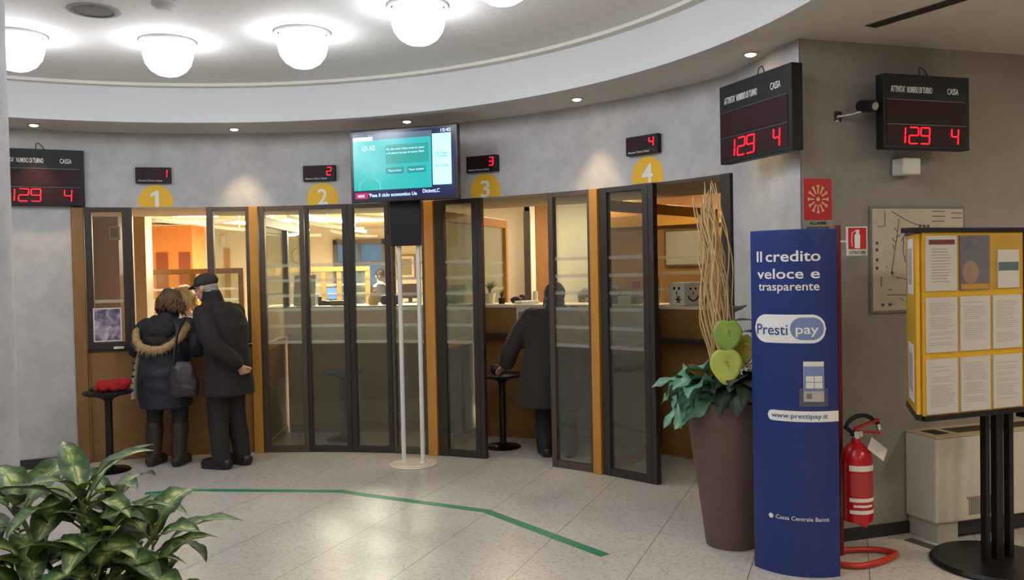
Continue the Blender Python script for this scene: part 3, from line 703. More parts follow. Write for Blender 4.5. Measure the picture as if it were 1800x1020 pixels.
b = B(); b.bx(.02, LW, .018, .05, 1.0, 1.04); b.bx(.02, LW, .018, .05, 1.6, 1.64); b.bar((pl_.x, pl_.y, 1.02), (pl_.x-.08, .04, 1.02), .03, .03); b.bar((pl_.x, pl_.y, 1.62), (pl_.x-.08, .04, 1.62), .03, .03); b.build('bracing', M['blackmetal'], t, 0)
b = B(); b.lathe([(.33, .001), (.335, .012), (.32, .03), (.1, .036), (0, .036)], (pl_.x, pl_.y, 0), 48); b.build('base_plate', M['blackmetal'], t)
for j in range(3):
    for i in range(3):
        b = B(); x0 = .012+.224*i; z1 = Ht-.012-.313*j
        b.bx(x0, x0+.214, -.011, -.0095, z1-.288, z1); b.build('clear_pocket', M['pocket'], t, 0)
def sheet(lab, i, j, kind, rd_):
    x0 = .018+.224*i; z1 = Ht-.016-.313*j
    s_ = thing('notice_sheet', lab, 'paper notice', (r0.x, r0.y, 0), RA, 'notices in the front pockets of the yellow rack')
    w_, h_ = (.202, .28) if kind != 'small' else (.15, .2)
    if kind == 'small': x0 += .035; z1 -= .075
    B().bx(x0, x0+w_, -.0085, -.001, z1-h_, z1).build('paper', mat('notice_purple', (120, 112, 128), .6, var=.2, vscale=12) if kind == 'photo' else M['sheet'], s_, 0)
    b = B(); R_ = random.Random(rd_)
    if kind == 'text':
        z = z1-.03
        while z > z1-h_+.03:
            if R_.random() < .85: b.bx(x0+.02, x0+w_-.02-R_.random()*.05, -.0091, -.0085, z-.0024, z)
            z -= .0105
        b.build('printed_text', M['sheet_print'], s_, 0)
    elif kind == 'photo':
        b.ell((x0+.07, -.0088, z1-.19), (.055, .0006, .06)); b.build('printed_picture', mat('notice_pink', (176, 140, 120), .6), s_)
        b = B(); b.bx(x0+.005, x0+w_-.005, -.0092, -.0085, z1-h_+.004, z1-h_+.03); b.build('printed_strip', M['yellow_board'], s_, 0)
    elif kind == 'head':
        b.bx(x0+.015, x0+w_-.015, -.0092, -.0085, z1-.045, z1-.02); b.build('printed_heading', mat('heading_maroon', (120, 40, 50), .6), s_, 0)
        b = B()
        for k in range(12): b.bx(x0+.03, x0+w_-.03-R_.random()*.04, -.0091, -.0085, z1-.07-k*.015, z1-.066-k*.015)
        b.build('printed_text', M['sheet_print'], s_, 0)
    else:
        b.bx(x0+.004, x0+w_-.004, -.0092, -.0085, z1-.11, z1-.065); b.build('printed_band', mat('band_teal', (96, 118, 124), .6), s_, 0)
rows = ('top', 'middle', 'bottom'); cols = ('left', 'centre', 'right')
kinds = {(0, 0): ('head', 'white notice with maroon heading, top left pocket of the yellow rack'), (1, 0): ('photo', 'purple poster notice in the top centre pocket of the yellow rack'), (2, 0): ('small', 'small leaflet with teal band, top right pocket of the yellow rack')}
for j in range(3):
    for i in range(3):
        k, lb = kinds.get((i, j), ('text', 'white printed notice in the %s row, %s pocket of the yellow rack' % (rows[j], cols[i])))
        sheet(lb, i, j, k, 10*j+i)
for k, (z0, z1, lb) in enumerate(((1.48, 1.77, 'upper'), (.92, 1.22, 'lower'))):
    s_ = thing('notice_sheet', 'narrow looking notice in the %s pocket on the yellow side board' % lb, 'paper notice', (r0.x, r0.y, 0), RA, 'notices on the side board of the yellow rack')
    b = B(); b.bx(.1, .34, .0095, .0125, z0, z1); b.bm.transform(mt); b.build('paper', M['sheet'], s_, 0)
    b = B(); b.bx(.13, .3, .0125, .0132, z0+.05, z1-.05); b.bm.transform(mt); b.build('printed_text', M['sheet_print'], s_, 0)

# ---- floor tape
pts = [F(255, 868), F(330, 862), F(600, 864), F(640, 870), F(855, 899), F(1064, 977)]
b = B(); L_, R_2 = [], []
for i, p in enumerate(pts):
    a = (pts[min(i+1, len(pts)-1)]-pts[max(i-1, 0)]); a.z = 0; a.normalize(); nrm = Vector((-a.y, a.x, 0))*.036
    L_.append((p.x+nrm.x, p.y+nrm.y)); R_2.append((p.x-nrm.x, p.y-nrm.y))
b.slab(L_+R_2[::-1], .0003, .0016); o = b.build('floor_tape', M['tape'], None, 0); tag(o, 'green tape line stuck in a bent curve across the floor', 'floor tape')

# ---- ceiling details
p = F(165, 18, 3.26); t = thing('ceiling_loudspeaker', 'round grey loudspeaker set in the perforated ceiling', 'loudspeaker', p)
B().lathe([(.13, .001), (.13, -.008), (.115, -.012), (.115, -.006), (0, -.008)], seg=40).build('grille', mat('grey_grille', (118, 118, 116), .7), t)
B().lathe([(.15, .001), (.15, -.006), (.13, -.009), (.13, .0)], seg=40).build('rim', mat('light_grey_rim', (150, 150, 148), .6), t)
p = F(288, 5, 3.26); t = thing('smoke_detector', 'small smoke detector on the perforated ceiling', 'detector', p)
B().lathe([(.07, .001), (.07, -.015), (.05, -.03), (.045, -.04), (0, -.042)], seg=32).build('housing', mat('detector_grey', (176, 174, 170), .6), t)
p0, p1 = F(1530, 46, ZS), F(1700, -6, ZS); v = p1-p0; t = thing('slot_diffuser', 'long dark slot air diffuser in the right hand soffit', 'air vent', p0+v*.9, atan2(v.y, v.x))
Lh = v.length*.9
B().bx(-Lh, Lh, -.042, .042, -.006, .001).build('slot_frame', M['frame'], t, 0)
for y in (-.02, .02): B().bx(-Lh+.02, Lh-.02, y-.013, y+.013, -.0075, -.006).build('slot', M['base'], t, 0)

# ---- stools
def stool(p, rz, lab):
    t = thing('bar_stool', lab, 'stool', (p.x, p.y, 0), rz, 'round bar stools at the counters')
    B().lathe([(.03, .60), (.045, .62), (.10, .645), (.185, .66), (.2, .672), (.2, .684), (.185, .69), (0, .692)], seg=36).build('seat', M['black'], t)
    B().lathe([(.031, .03), (.031, .60), (.04, .61), (.04, .615)], seg=20).build('column', M['blackmetal'], t)
    B().lathe([(.165, .001), (.168, .008), (.15, .022), (.06, .034), (.035, .05), (0, .05)], seg=36).build('base', mat('polished_black', (30, 29, 30), .18, .6), t)
    return t
ST = [(Vector((-3.46, 7.25)), 'black bar stool with the red scarf lying on it'), (F(604, 774), 'black bar stool behind the closed glass panels'), (Vector((-.11, 7.90)), 'black bar stool the person in the brown coat holds')]
s0 = stool(ST[0][0], 0, ST[0][1]); index_kids()
for p, lb in ST[1:]:
    c_ = copy_tree(s0); c_.location = (p.x, p.y, 0); c_['label'] = lb

# ---- poster on the glass, papers
pt = W(189.5, 571, 7.64); pp = pol(RW+.02-.034, math.degrees(atan2(pt.x-CX, pt.y-CY)), pt.z); A_, C_ = pol(RW+.02, -21.2), pol(RW+.02, -16.05); ra = atan2((C_-A_).y, (C_-A_).x)
t = thing('small_poster', 'small purple grey picture poster on the left glass panel', 'poster', pp, ra)
B().bx(-.115, .115, -.004, 0, -.15, .15).build('border', M['paper'], t, 0)
m, nt, bs = _new('poster_picture'); tc = nt.nodes.new('ShaderNodeTexCoord'); nz = nt.nodes.new('ShaderNodeTexNoise'); nz.inputs['Scale'].default_value = 9; nz.inputs['Detail'].default_value = 3; nz.inputs['Distortion'].default_value = 1.2
cr = nt.nodes.new('ShaderNodeValToRGB'); nt.links.new(tc.outputs['Object'], nz.inputs['Vector']); nt.links.new(nz.outputs[0], cr.inputs[0]); nt.links.new(cr.outputs[0], bs.inputs['Base Color'])
cr.color_ramp.elements[0].position = .32; cr.color_ramp.elements[0].color = (*lin((60, 62, 84)), 1); cr.color_ramp.elements[1].position = .68; cr.color_ramp.elements[1].color = (*lin((196, 186, 190)), 1); e = cr.color_ramp.elements.new(.47); e.color = (*lin((128, 112, 140)), 1)
B().bx(-.105, .105, -.0052, -.004, -.14, .14).build('picture', m, t, 0)
# ================================================================ office behind the counters
def thpx(px, R, py=480):
    """angle at which the circle of radius R is met by a pixel column"""
    d = ray(px, py); a = d.x/d.y
    A = 1+a*a; Bq = 2*(-a*CX-CY); Cq = CX*CX+CY*CY-R*R
    Y = (-Bq+sqrt(Bq*Bq-4*A*Cq))/(2*A); return math.degrees(atan2(a*Y-CX, Y-CY))
def onarc(px, R, z): return pol(R, thpx(px, R), z)

b = B(); b.bx(-4.85, -4.27, 9.3, 9.4, 0, 2.55); struct('wall_office_wood', b, M['wood_dark'], 0)
a_, c_ = W(237, 480, 9.42), W(257, 480, 9.42)
b = B(); b.bx(a_.x, c_.x, 9.42, 9.6, 0, 2.55); struct('column_office', b, M['office_grey'], 0)
b = B(); b.arc(6.98, 7.05, 28, 61, 2.1, 2.22); struct('trim_6', b, M['wood'])
x0, x1 = W(922, 480, 10.4).x, W(933, 480, 10.4).x
b = B(); b.bx(x0, x1, 10.4, 10.5, 0, 2.36); struct('trim_7', b, M['frame_dark'], 0)
b = B(); b.bx(x1, W(942, 480, 10.4).x, 10.42, 10.5, 0, 2.42); struct('trim_8', b, M['office_white'], 0)
b = B(); b.bx(W(942, 480, 10.4).x, .53, 10.44, 10.5, 0, 2.5); struct('door_1', b, M['wood_dark'], 0)

# window with blue blind
t = tag(bpy.data.objects.new('window_1', None), kind='structure'); COL.objects.link(t)
A_, C_ = W(585, 422, 17.45), W(677, 422, 17.45); zt = A_.z; x0, x1 = A_.x, C_.x
t.location = ((x0+x1)/2, 17.48, 0); hw = (x1-x0)/2
b = B(); zb = .75
b.bx(-hw, -hw+.09, -.06, 0, zb, zt); b.bx(hw-.07, hw, -.06, 0, zb, zt); b.bx(-hw, hw, -.06, 0, zt-.1, zt); b.bx(-hw, hw, -.06, 0, zb, zb+.08); b.bx(-.03, .03, -.05, 0, zb, zt); b.bx(-hw, hw, -.055, 0, 1.83, 1.88)
b.build('window_frame', M['frame'], t, 0)
B().bx(-hw+.05, hw-.05, -.02, -.005, zb, zt-.05).build('window_blind', mat('blue_daylit_blind', (70, 110, 160), .7, emit=.45, ecol=(86, 132, 190), var=.1, vscale=3), t, 0)

def box_thing(name, lab, cat, m, c, size, rz=0, group=None, bevel=.004):
    o = B().box((0, 0, size[2]/2), size).build(name, m, None, 0, bevel); o.location = c; o.rotation_euler = (0, 0, rz); return tag(o, lab, cat, group)

# pendant uplights
def pendant(lab, px, py, Y, L, rz=0, tilt=0, e=1.0):
    c = W(px, py, Y); t = thing('pendant_lamp', lab, 'ceiling lamp', c, 0, 'pendant uplights in the office', tilt=(0, tilt, rz))
    b = B(); n = 14; v = [[], []]
    for k in range(n+1):
        x = (k/n-.5)*L; z = .32*(x/L)**2*L*.55; wv = .12*(1-(abs(2*x/L))**3*.7)
        v[0].append((x, -wv, z+.03)); v[1].append((x, wv, z+.03))
    mid = [((k/n-.5)*L, 0, .32*((k/n-.5))**2*L*.55) for k in range(n+1)]
    co = v[0]+mid+v[1]; N1 = n+1
    b.mesh(co, [(r*N1+k, r*N1+k+1, (r+1)*N1+k+1, (r+1)*N1+k) for r in range(2) for k in range(n)])
    o = b.build('reflector', M['white'], t, 60); s = o.modifiers.new('s', 'SOLIDIFY'); s.thickness = .008
    b = B(); b.cyl((-L*.25, 0, .11), (L*.25, 0, .11), .02, seg=10); b.build('tube', M['tubeglow'], t)
    zc = 2.55-c.z
    b = B(); b.cyl((0, 0, .0), (0, 0, zc), .007, seg=8); b.lathe([(.05, zc-.03), (.05, zc-.001)], seg=16); b.build('hanger', M['white'], t)
    li = bpy.data.lights.new('office', 'AREA'); li.shape = 'RECTANGLE'; li.size = L*.5; li.size_y = .16; li.energy = 34*OFFICE*e; li.color = (1, .92, .77)
    l = bpy.data.objects.new('office', li); COL.objects.link(l); l.parent = t; l.location = (0, 0, .14); l.rotation_euler = (pi, 0, 0)
    lj = bpy.data.lights.new('office', 'AREA'); lj.shape = 'RECTANGLE'; lj.size = L*.8; lj.size_y = .2; lj.energy = 46*OFFICE*e; lj.color = (1, .92, .78)
    l = bpy.data.objects.new('office', lj); COL.objects.link(l); l.parent = t; l.location = (0, 0, -.03)
pendant('pendant uplight in the office nearest counter 1, dark underside showing', 345, 395, 10.2, 1.0, radians(20), 0, .45)
pendant('pendant uplight in the office left of the first honey post', 420, 406, 11.5, 1.1, radians(15), radians(4), .6)
pendant('pendant uplight in the office right of the first honey post', 476, 409, 12.6, .7, radians(20), radians(5))
pendant('pendant uplight in the office above the clock', 522, 415, 14.5, .8, radians(10), radians(6))
pendant('long pendant uplight in the office left of the blue window', 572, 400, 11.0, 1.0, radians(25), radians(9), .7)
pendant('pendant uplight in the office in front of the blue window', 622, 416, 14.5, .8, radians(15), radians(7))
pendant('pendant uplight in the office beside the screen stand box', 672, 386, 10.6, .7, radians(30), 0)

# furniture and small things of the office
A_, C_ = W(259, 396, 14.2), W(337, 396, 14.2)
t = thing('wardrobe', 'tall cherry wood wardrobe with dark doors behind counter 1', 'wardrobe', ((A_.x+C_.x)/2, 14.2, 0)); hw = (C_.x-A_.x)/2; zt = A_.z-.02
B().bx(-hw, hw, 0, .6, 0, zt).build('body', M['wood_red'], t, 0, .005)
for x0, x1 in ((-hw+.14, -.04), (hw-.22, hw-.03)):
    o = B().bx(x0, x1, -.02, 0, .1, 2.05).build('door', mat('dark_cherry', (120, 60, 28), .5), t, 0, .004)
    B().bx(x1-.06, x1-.04, -.045, -.02, 1.0, 1.12).build('handle', M['chrome'], o, 0)
B().bx(-hw-.07, -hw, 0, .5, 0, zt-.05).build('side_panel', M['frame_dark'], t, 0)
def desk_screen(lab, pxs, py, Y, bars, zb):
    A_, C_ = W(pxs[0], py, Y), W(pxs[-1], py, Y); x0 = A_.x; zt = A_.z
    t = thing('desk_screen', lab, 'partition', (x0, Y, 0), 0, 'wood framed desk screens')
    for i, p in enumerate(pxs):
        x = W(p, py, Y).x-x0; B().bx(x-.03, x+.03, -.02, .02, zb, zt).build('upright', M['wood_panel'], t, 0)
    L = C_.x-x0
    B().bx(-.03, L+.03, -.025, .025, zt, zt+.06).build('top_rail', M['wood_panel'], t, 0)
    B().bx(0, L, -.004, .004, zb, zt).build('glass_pane', M['glass'], t, 0)
    b = B()
    for z in bars: b.bx(0, L, -.008, -.006, z-.013, z+.013)
    b.build('frosted_stripes', M['frost_line'], t, 0)
    return t
desk_screen('wood framed glass screen behind the woman and the man', (250, 340, 424), 484, 9.75, (1.5, 1.38, 1.26), .0)
desk_screen('wood framed glass screen in front of the blue window', (545, 569, 596, 646), 478, 11.2, (1.5, 1.38), .0)
c = W(527, 449, 17.48); t = thing('wall_clock', 'round wall clock on the cream office wall', 'clock', c)
b = B(); b.tube([(.165*cos(k*pi/16), -.02, .165*sin(k*pi/16)) for k in range(33)], .012, 8); b.build('rim', M['frame'], t)
b = B(); b.cyl((0, -.012, 0), (0, -.001, 0), .16, seg=32); b.build('dial', M['office_wall'], t)
b = B(); b.bar((0, -.016, 0), (.06, -.016, .07), .012, .004); b.bar((0, -.016, 0), (-.04, -.016, .11), .008, .004); b.build('hands', M['black'], t)
A_, C_ = W(697, 448, 17.48), W(731, 490, 17.48); t = thing('wall_picture', 'framed picture on the office wall between the white poles', 'picture', ((A_.x+C_.x)/2, 17.49, (A_.z+C_.z)/2)); hw, hh = (C_.x-A_.x)/2, (A_.z-C_.z)/2
B().bx(-hw, hw, -.03, 0, -hh, hh).build('frame', M['wood_dark'], t, 0); B().bx(-hw+.03, hw-.03, -.034, -.03, -hh+.03, hh-.03).build('mount', M['cream'], t, 0)
B().bx(-hw*.55, hw*.6, -.037, -.034, -hh*.7, hh*.65).build('picture', mat('faded_picture', (160, 140, 112), .7, var=.2, vscale=9), t, 0)
c = W(392, 433, 17.45); box_thing('light_switch', 'white switch box on the office wall near the wood strip', 'switch', M['white'], (c.x, 17.47, c.z), (.1, .05, .22))
a_ = W(395, 430, 17.46); b = B(); b.bx(a_.x, a_.x+.09, 17.44, 17.5, 1.2, 2.2); struct('trim_9', b, M['wood'], 0)
A_, C_ = W(470, 530, 13.4), W(735, 530, 13.4)
t = thing('filing_cabinet', 'long low filing cabinet deep in the office', 'cabinet', ((A_.x+C_.x)/2, 13.6, 0)); hw = (C_.x-A_.x)/2
B().bx(-hw, hw, -.25, .25, 0, 1.13).build('body', M['wood'], t, 0)
B().bx(-hw-.02, hw+.02, -.27, .27, 1.13, 1.16).build('top', M['cream'], t, 0)
for k in range(5):
    o = B().bx(-hw+k*hw*.4+.02, -hw+(k+1)*hw*.4-.02, -.265, -.25, .1, 1.08).build('door', M['wood_panel'], t, 0); B().bx(-hw+k*hw*.4+.08, -hw+k*hw*.4+.1, -.285, -.265, .6, .72).build('handle', M['chrome'], o, 0)
def monitor(lab, px, py, Y, wd, scr, zb=1.16):
    c = W(px, py, Y); t = thing('computer_monitor', lab, 'monitor', (c.x, Y, zb))
    B().bx(-wd/2, wd/2, -.02, .02, .07, .07+wd*.68).build('housing', M['black'], t, 0, .004); B().bx(-wd/2+.015, wd/2-.015, -.022, -.02, .085, .055+wd*.68).build('screen', scr, t, 0)
    b = B(); b.bx(-.03, .03, 0, .03, .01, .1); b.bx(-.1, .1, -.06, .08, .0, .012); b.build('foot', M['black'], t, 0)
monitor('monitor with bright blue screen on the filing cabinet', 582, 512, 13.55, .3, mat('blue_screen', (60, 130, 230), .4, emit=.5))
monitor('dark monitor on the filing cabinet by the blue window', 628, 512, 13.55, .3, M['black'])
monitor('dark monitor on the filing cabinet behind the white poles', 721, 515, 13.55, .34, M['sign_red'])
box_thing('document_tray', 'grey document tray on the filing cabinet', 'tray', M['frame'], (W(550, 520, 13.5).x, 13.5, 1.16), (.16, .25, .16))
box_thing('paper_stack', 'loose white paper stack on the filing cabinet', 'papers', M['paper'], (W(606, 530, 13.5).x, 13.36, 1.16), (.12, .16, .05), .2)
z2 = 1.309
# counter 2
p = onarc(535, 5.62, z2); t = thing('leaflet_stand', 'tall white leaflet stand on counter 2', 'display stand', p, radians(-3))
b = B(); b.box((0, 0, .165), (.235, .012, .33), rot=Euler((radians(-10), 0, 0)).to_matrix()); b.build('panel', M['white'], t, 0); B().bx(-.1, .1, -.02, .08, .001, .01).build('foot', M['white'], t, 0)
box_thing('card_box', 'low grey box on counter 2 by the black double upright', 'box', M['frame'], onarc(594, 5.6, z2), (.15, .12, .05), 0)
t = thing('desk_telephone', 'dark telephone on counter 2 beside the leaflet stand', 'telephone', onarc(573, 5.74, z2), .2)
B().prism([(-.09, .001), (.09, .001), (.09, .03), (-.09, .06)], -.08, .08).build('body', M['black'], t, 0); b = B(); b.limb([(-.07, -.07, .075), (-.07, 0, .09), (-.07, .07, .075)], [.022, .014, .022]); b.build('handset', M['black'], t)
p = onarc(655, 5.62, z2); b = B(); b.loft([(0, 0, .001, .05, .03), (.0, 0, .05, .06, .035), (.012, 0, .11, .045, .02), (.02, 0, .15, .02, .01)], 16); b.rough(.012, 14, 2); o = b.build('paper_bag', mat('straw_paper', (214, 190, 136), .7), None, 60); o.location = p; tag(o, 'crumpled straw coloured paper bag on counter 2', 'bag')
box_thing('black_bag', 'black bag lying on counter 2 in front of the office worker', 'bag', M['black'], onarc(686, 5.68, z2), (.22, .12, .1), 0, None, .03)
for k in range(2): box_thing('green_box', ('lower', 'upper')[k]+' green paper box of the pair on counter 2 behind the slid glass', 'box', mat('lime_green', (120, 176, 60), .5), onarc(800, 5.6, z2+.1*k), (.22, .14, .098), radians(-15+4*k), 'green boxes on counter 2')
# counter 3
p = onarc(860, 5.6, z2); t = thing('potted_plant', 'spiky plant in a white pot on counter 3', 'plant', p)
B().lathe([(.045, .0), (.062, .10), (.06, .105), (.054, .1), (0, .095)], seg=24).build('pot', M['cream'], t)
b = B(); R_ = random.Random(5)
for k in range(26):
    a = R_.uniform(0, 2*pi); l = R_.uniform(.1, .19); u = R_.uniform(.2, .55); b.tube([(0, 0, .09), (cos(a)*l*.3*u, sin(a)*l*.3*u, .09+l*.5), (cos(a)*l*u, sin(a)*l*u, .09+l*(.85-.3*u))], [.005, .006, .001], 5)
b.build('foliage', mat('spiky_green', (96, 110, 72), .6), t)
p = onarc(881, 5.5, z2); t = thing('potted_plant', 'tiny plant in a black pot on counter 3', 'plant', p)
B().lathe([(.03, 0), (.033, .06), (0, .06)], seg=4).build('pot', M['black'], t, 0)
b = B()
for k in range(14): a = k*2.4; l = .05+.02*(k % 3); b.tube([(0, 0, .055), (cos(a)*.02, sin(a)*.02, .055+l)], [.006, .001], 5)
b.build('foliage', mat('dark_green', (44, 60, 40), .6), t)
p = onarc(907, 5.6, z2); b = B(); b.ell((0, 0, .035), (.07, .05, .036)); b.ell((.06, .02, .045), (.04, .03, .045)); b.rough(.012, 18, 4); [setattr(v.co, 'z', max(v.co.z, .001)) for v in b.bm.verts]; o = b.build('small_pouch', mat('plum_cloth', (58, 42, 52), .7), None, 60); o.location = p; tag(o, 'small plum coloured pouch on counter 3', 'pouch')
box_thing('paper_stack', 'untidy white papers on counter 3 beside the hooded person', 'papers', M['paper'], onarc(925, 5.5, z2), (.2, .15, .03), .5)
p = onarc(940, 5.6, z2); t = thing('pillar_candle', 'cream pillar candle on counter 3', 'candle', p); B().lathe([(.028, .001), (.028, .115), (.024, .12), (0, .116)], seg=20).build('wax', M['cream'], t); b = B(); b.cyl((0, 0, .115), (0, 0, .13), .002, seg=6); b.build('wick', M['black'], t)
p = pol(5.318, thpx(919, 5.33), 1.2); t = thing('taped_notice', 'pale notice taped to the front of counter 3', 'paper notice', p, -radians(thpx(919, 5.33))); B().bx(-.07, .07, -.003, 0, -.13, .09).build('paper', M['paper'], t, 0); B().bx(-.05, .05, -.004, -.003, -.08, .04).build('printed_text', M['print'], t, 0)
# counter 4
box_thing('card_holder', 'small bright card holder on counter 4 by the slid glass', 'card holder', M['white'], onarc(1078, 5.55, z2+.141), (.075, .03, .06), -.6)
box_thing('brochure_box', 'grey brochure box on counter 4 under the bright cards', 'box', mat('slate_box', (92, 98, 96), .5), onarc(1078, 5.55, z2), (.12, .1, .14), -.6)
t = thing('brochure_holder', 'brochure holder with yellow and red leaflets on counter 4', 'brochures', onarc(1107, 5.55, z2), -.7)
B().bx(-.1, .1, -.04, .06, .001, .08).build('holder', mat('smoke_plastic', (110, 114, 112), .3), t, 0)
b = B(); b.box((-.04, .0, .13), (.085, .006, .17), rot=Euler((radians(-14), radians(6), 0)).to_matrix()); b.build('leaflet', M['yellow_board'], t, 0); b = B(); b.box((.05, .02, .125), (.08, .006, .16), rot=Euler((radians(-14), 0, 0)).to_matrix()); b.build('leaflet', mat('leaflet_red', (190, 60, 40), .5), t, 0)
box_thing('box_of_pens', 'low pale box on counter 4 in front of the brochures', 'box', M['paper'], onarc(1097, 5.42, z2), (.11, .06, .075), -.7)
p = onarc(1150, 5.5, z2); o = B().loft([(0, 0, .001, .045, .035), (0, 0, .04, .05, .04), (0, 0, .16, .055, .04), (0, 0, .23, .048, .035), (.004, 0, .25, .03, .025), (.008, 0, .27, .032, .026), (.01, 0, .31, .02, .018), (.01, 0, .318, .01, .01)], 20).rough(.008, 16, 3).build('parcel', mat('kraft_paper', (206, 182, 120), .6), None, 60); o.location = p; tag(o, 'tall kraft paper wrapped bottle on counter 4', 'parcel')
p = onarc(1204, 5.47, z2); t = thing('face_box', 'white cardboard box with a smiling face on counter 4', 'box', p, radians(-47)-radians(12))
s = .1; B().bx(-s, s, -s, s, .001, .2).build('carton', M['white'], t, 0, .003)
b = B()
for x in (-.03, .03): b.cyl((x, -s-.002, .15), (x, -s, .15), .014, seg=14)
b.bx(-.006, .006, -s-.002, -s, .09, .125)
for k in range(3): b.bar((.02+.035*cos(k*pi/3), -s-.001, .052+.035*sin(k*pi/3)), (.02-.035*cos(k*pi/3), -s-.001, .052-.035*sin(k*pi/3)), .012, .002, up=(0, 1, 0))
b.build('kissing_face', M['black'], t)
b = B()
for y in (-.03, .03): b.cyl((s, y, .145), (s+.002, y, .145), .011, seg=14)
b.bx(s, s+.002, -.005, .005, .09, .12); b.tube([(s+.001, .055*cos(a), .085+.045*sin(a)) for a in [pi+k*pi/10 for k in range(11)]], .006, 6); b.build('smiling_face', M['black'], t)
box_thing('red_box', 'small reddish brown box beside the face box on counter 4', 'box', mat('russet_box', (140, 84, 66), .6), onarc(1237, 5.45, z2), (.06, .05, .1), -.8)
t = thing('price_card', 'pale upright card stand on counter 4 behind the sticks', 'card', onarc(1255, 5.4, z2), radians(-50)); B().bx(-.035, .035, -.004, .004, .001, .165).build('card', M['paper'], t, 0); b = B(); [b.bx(-.025, .025, -.005, -.004, .05+.018*k, .058+.018*k) for k in range(5)]; b.build('printed_text', M['print'], t, 0)
TB = thpx(1207, 7.04); q = pol(7.045, TB, 1.85); t = thing('notice_board', 'dim grey notice board on the brown wall behind counter 4', 'notice board', q, radians(-TB)); B().bx(-.25, .25, -.02, 0, -.2, .2).build('frame', M['frame'], t, 0); B().bx(-.23, .23, -.023, -.02, -.18, .18).build('panel', M['wall_dim'], t, 0)
# counter 1: card tray, leaning paper, thermostat
box_thing('card_tray', 'small white card tray on the sill under the poster', 'tray', M['paper'], tuple(pol(RW+.045-.09, thpx(207, 4.4), 1.013)), (.085, .04, .02), radians(15))
A_ = W(162, 541, 7.72); b = B(); b.prism([(-.02, -.06), (.025, -.06), (.02, .0), (-.018, .075)], -.002, .002); o = b.build('paper_pennant', M['paper'], None, 0); o.location = (A_.x+.03, A_.y-.10, A_.z); o.rotation_euler = (0, 0, radians(20)); tag(o, 'narrow white paper flag at the edge of the left panel', 'paper flag')
c = W(201, 410, 9.28); t = thing('wall_thermostat', 'small framed wall thermostat on the brown booth wall', 'thermostat', (c.x, 9.298, c.z)); B().bx(-.06, .06, -.02, 0, -.075, .075).build('housing', M['office_grey'], t, 0, .004); B().bx(-.04, .04, -.024, -.02, -.05, .055).build('dial_plate', M['frame'], t, 0)
def office_light(x, y, z, e, col=(1, .86, .62), lab=''):
    t = thing('ceiling_panel_light', lab, 'ceiling lamp', (x, y, z), 0, 'square ceiling lights over the booths')
    B().bx(-.15, .15, -.15, .15, -.02, -.001).build('housing', M['white'], t, 0); B().bx(-.13, .13, -.13, .13, -.024, -.02).build('diffuser', M['tubeglow'], t, 0)
    li = bpy.data.lights.new('booth', 'AREA'); li.size = .28; li.energy = e*OFFICE; li.color = col; l = bpy.data.objects.new('booth', li); COL.objects.link(l); l.parent = t; l.location = (0, 0, -.03)
office_light(1.15, 9.7, 2.55, 12, (1, .94, .8), 'square ceiling light in front of the pale wall behind counter 3')
office_light(-.1, 9.6, 2.55, 3.5, (1, .88, .7), 'square ceiling light over the grey wall behind counter 3')
c = pol(6.3, 38, 2.55); office_light(c.x, c.y, 2.55, 5, (1, .84, .6), 'square ceiling light over the staff side of counter 4')
c = pol(6.3, -12, 2.55); office_light(c.x, c.y, 2.55, 2.5, (1, .86, .64), 'square ceiling light over the staff side of counter 1')
# ================================================================ people
SKIN = mat('skin', (206, 156, 124), .55, var=.04, vscale=12)
SKIN2 = mat('skin_fair', (222, 178, 150), .55)
def rotm(z=0, x=0, y=0): return (Matrix.Rotation(z, 3, 'Z') @ Matrix.Rotation(x, 3, 'X') @ Matrix.Rotation(y, 3, 'Y'))
def hand(b, w, d, side, nrm, curl=.5, s=1.0):
    """palm, four jointed fingers and a thumb leaving the side of the palm"""
    w, d, side, nrm = Vector(w), Vector(d).normalized(), Vector(side), Vector(nrm)
    side = (side-d*side.dot(d)).normalized(); nrm = d.cross(side) if d.cross(side).dot(nrm) > 0 else -d.cross(side)
    R = Matrix((side, d, nrm)).transposed()
    b.ell(w+d*.045*s, (.041*s, .054*s, .018*s), R)
    b.limb([w-d*.02*s, w+d*.03*s], [.027*s, .03*s], 12)
    for i, L in enumerate((.92, 1.05, 1.0, .78)):
        p = w+d*.088*s+side*(.031-.0205*i)*s; a = .15+curl*.25; pts = [p-d*.02*s, p]; q = p
        for k, l in enumerate((.042, .026, .02)):
            a += curl*(.75, .8, .6)[k]*.9
            q = q+(d*cos(a)+nrm*sin(a))*l*L*s; pts.append(q)
        b.limb(pts, [.0095*s, .0092*s, .0088*s, .0082*s, .007*s], 8)
    t0 = w+d*.03*s+side*.032*s; t1 = t0+(d*.6+side*.7+nrm*.3).normalized()*.038*s; t2 = t1+(d*.85+side*.15+nrm*.45).normalized()*.032*s
    b.limb([t0-side*.015*s, t0, t1, t2], [.013*s, .0125*s, .0105*s, .008*s], 8)
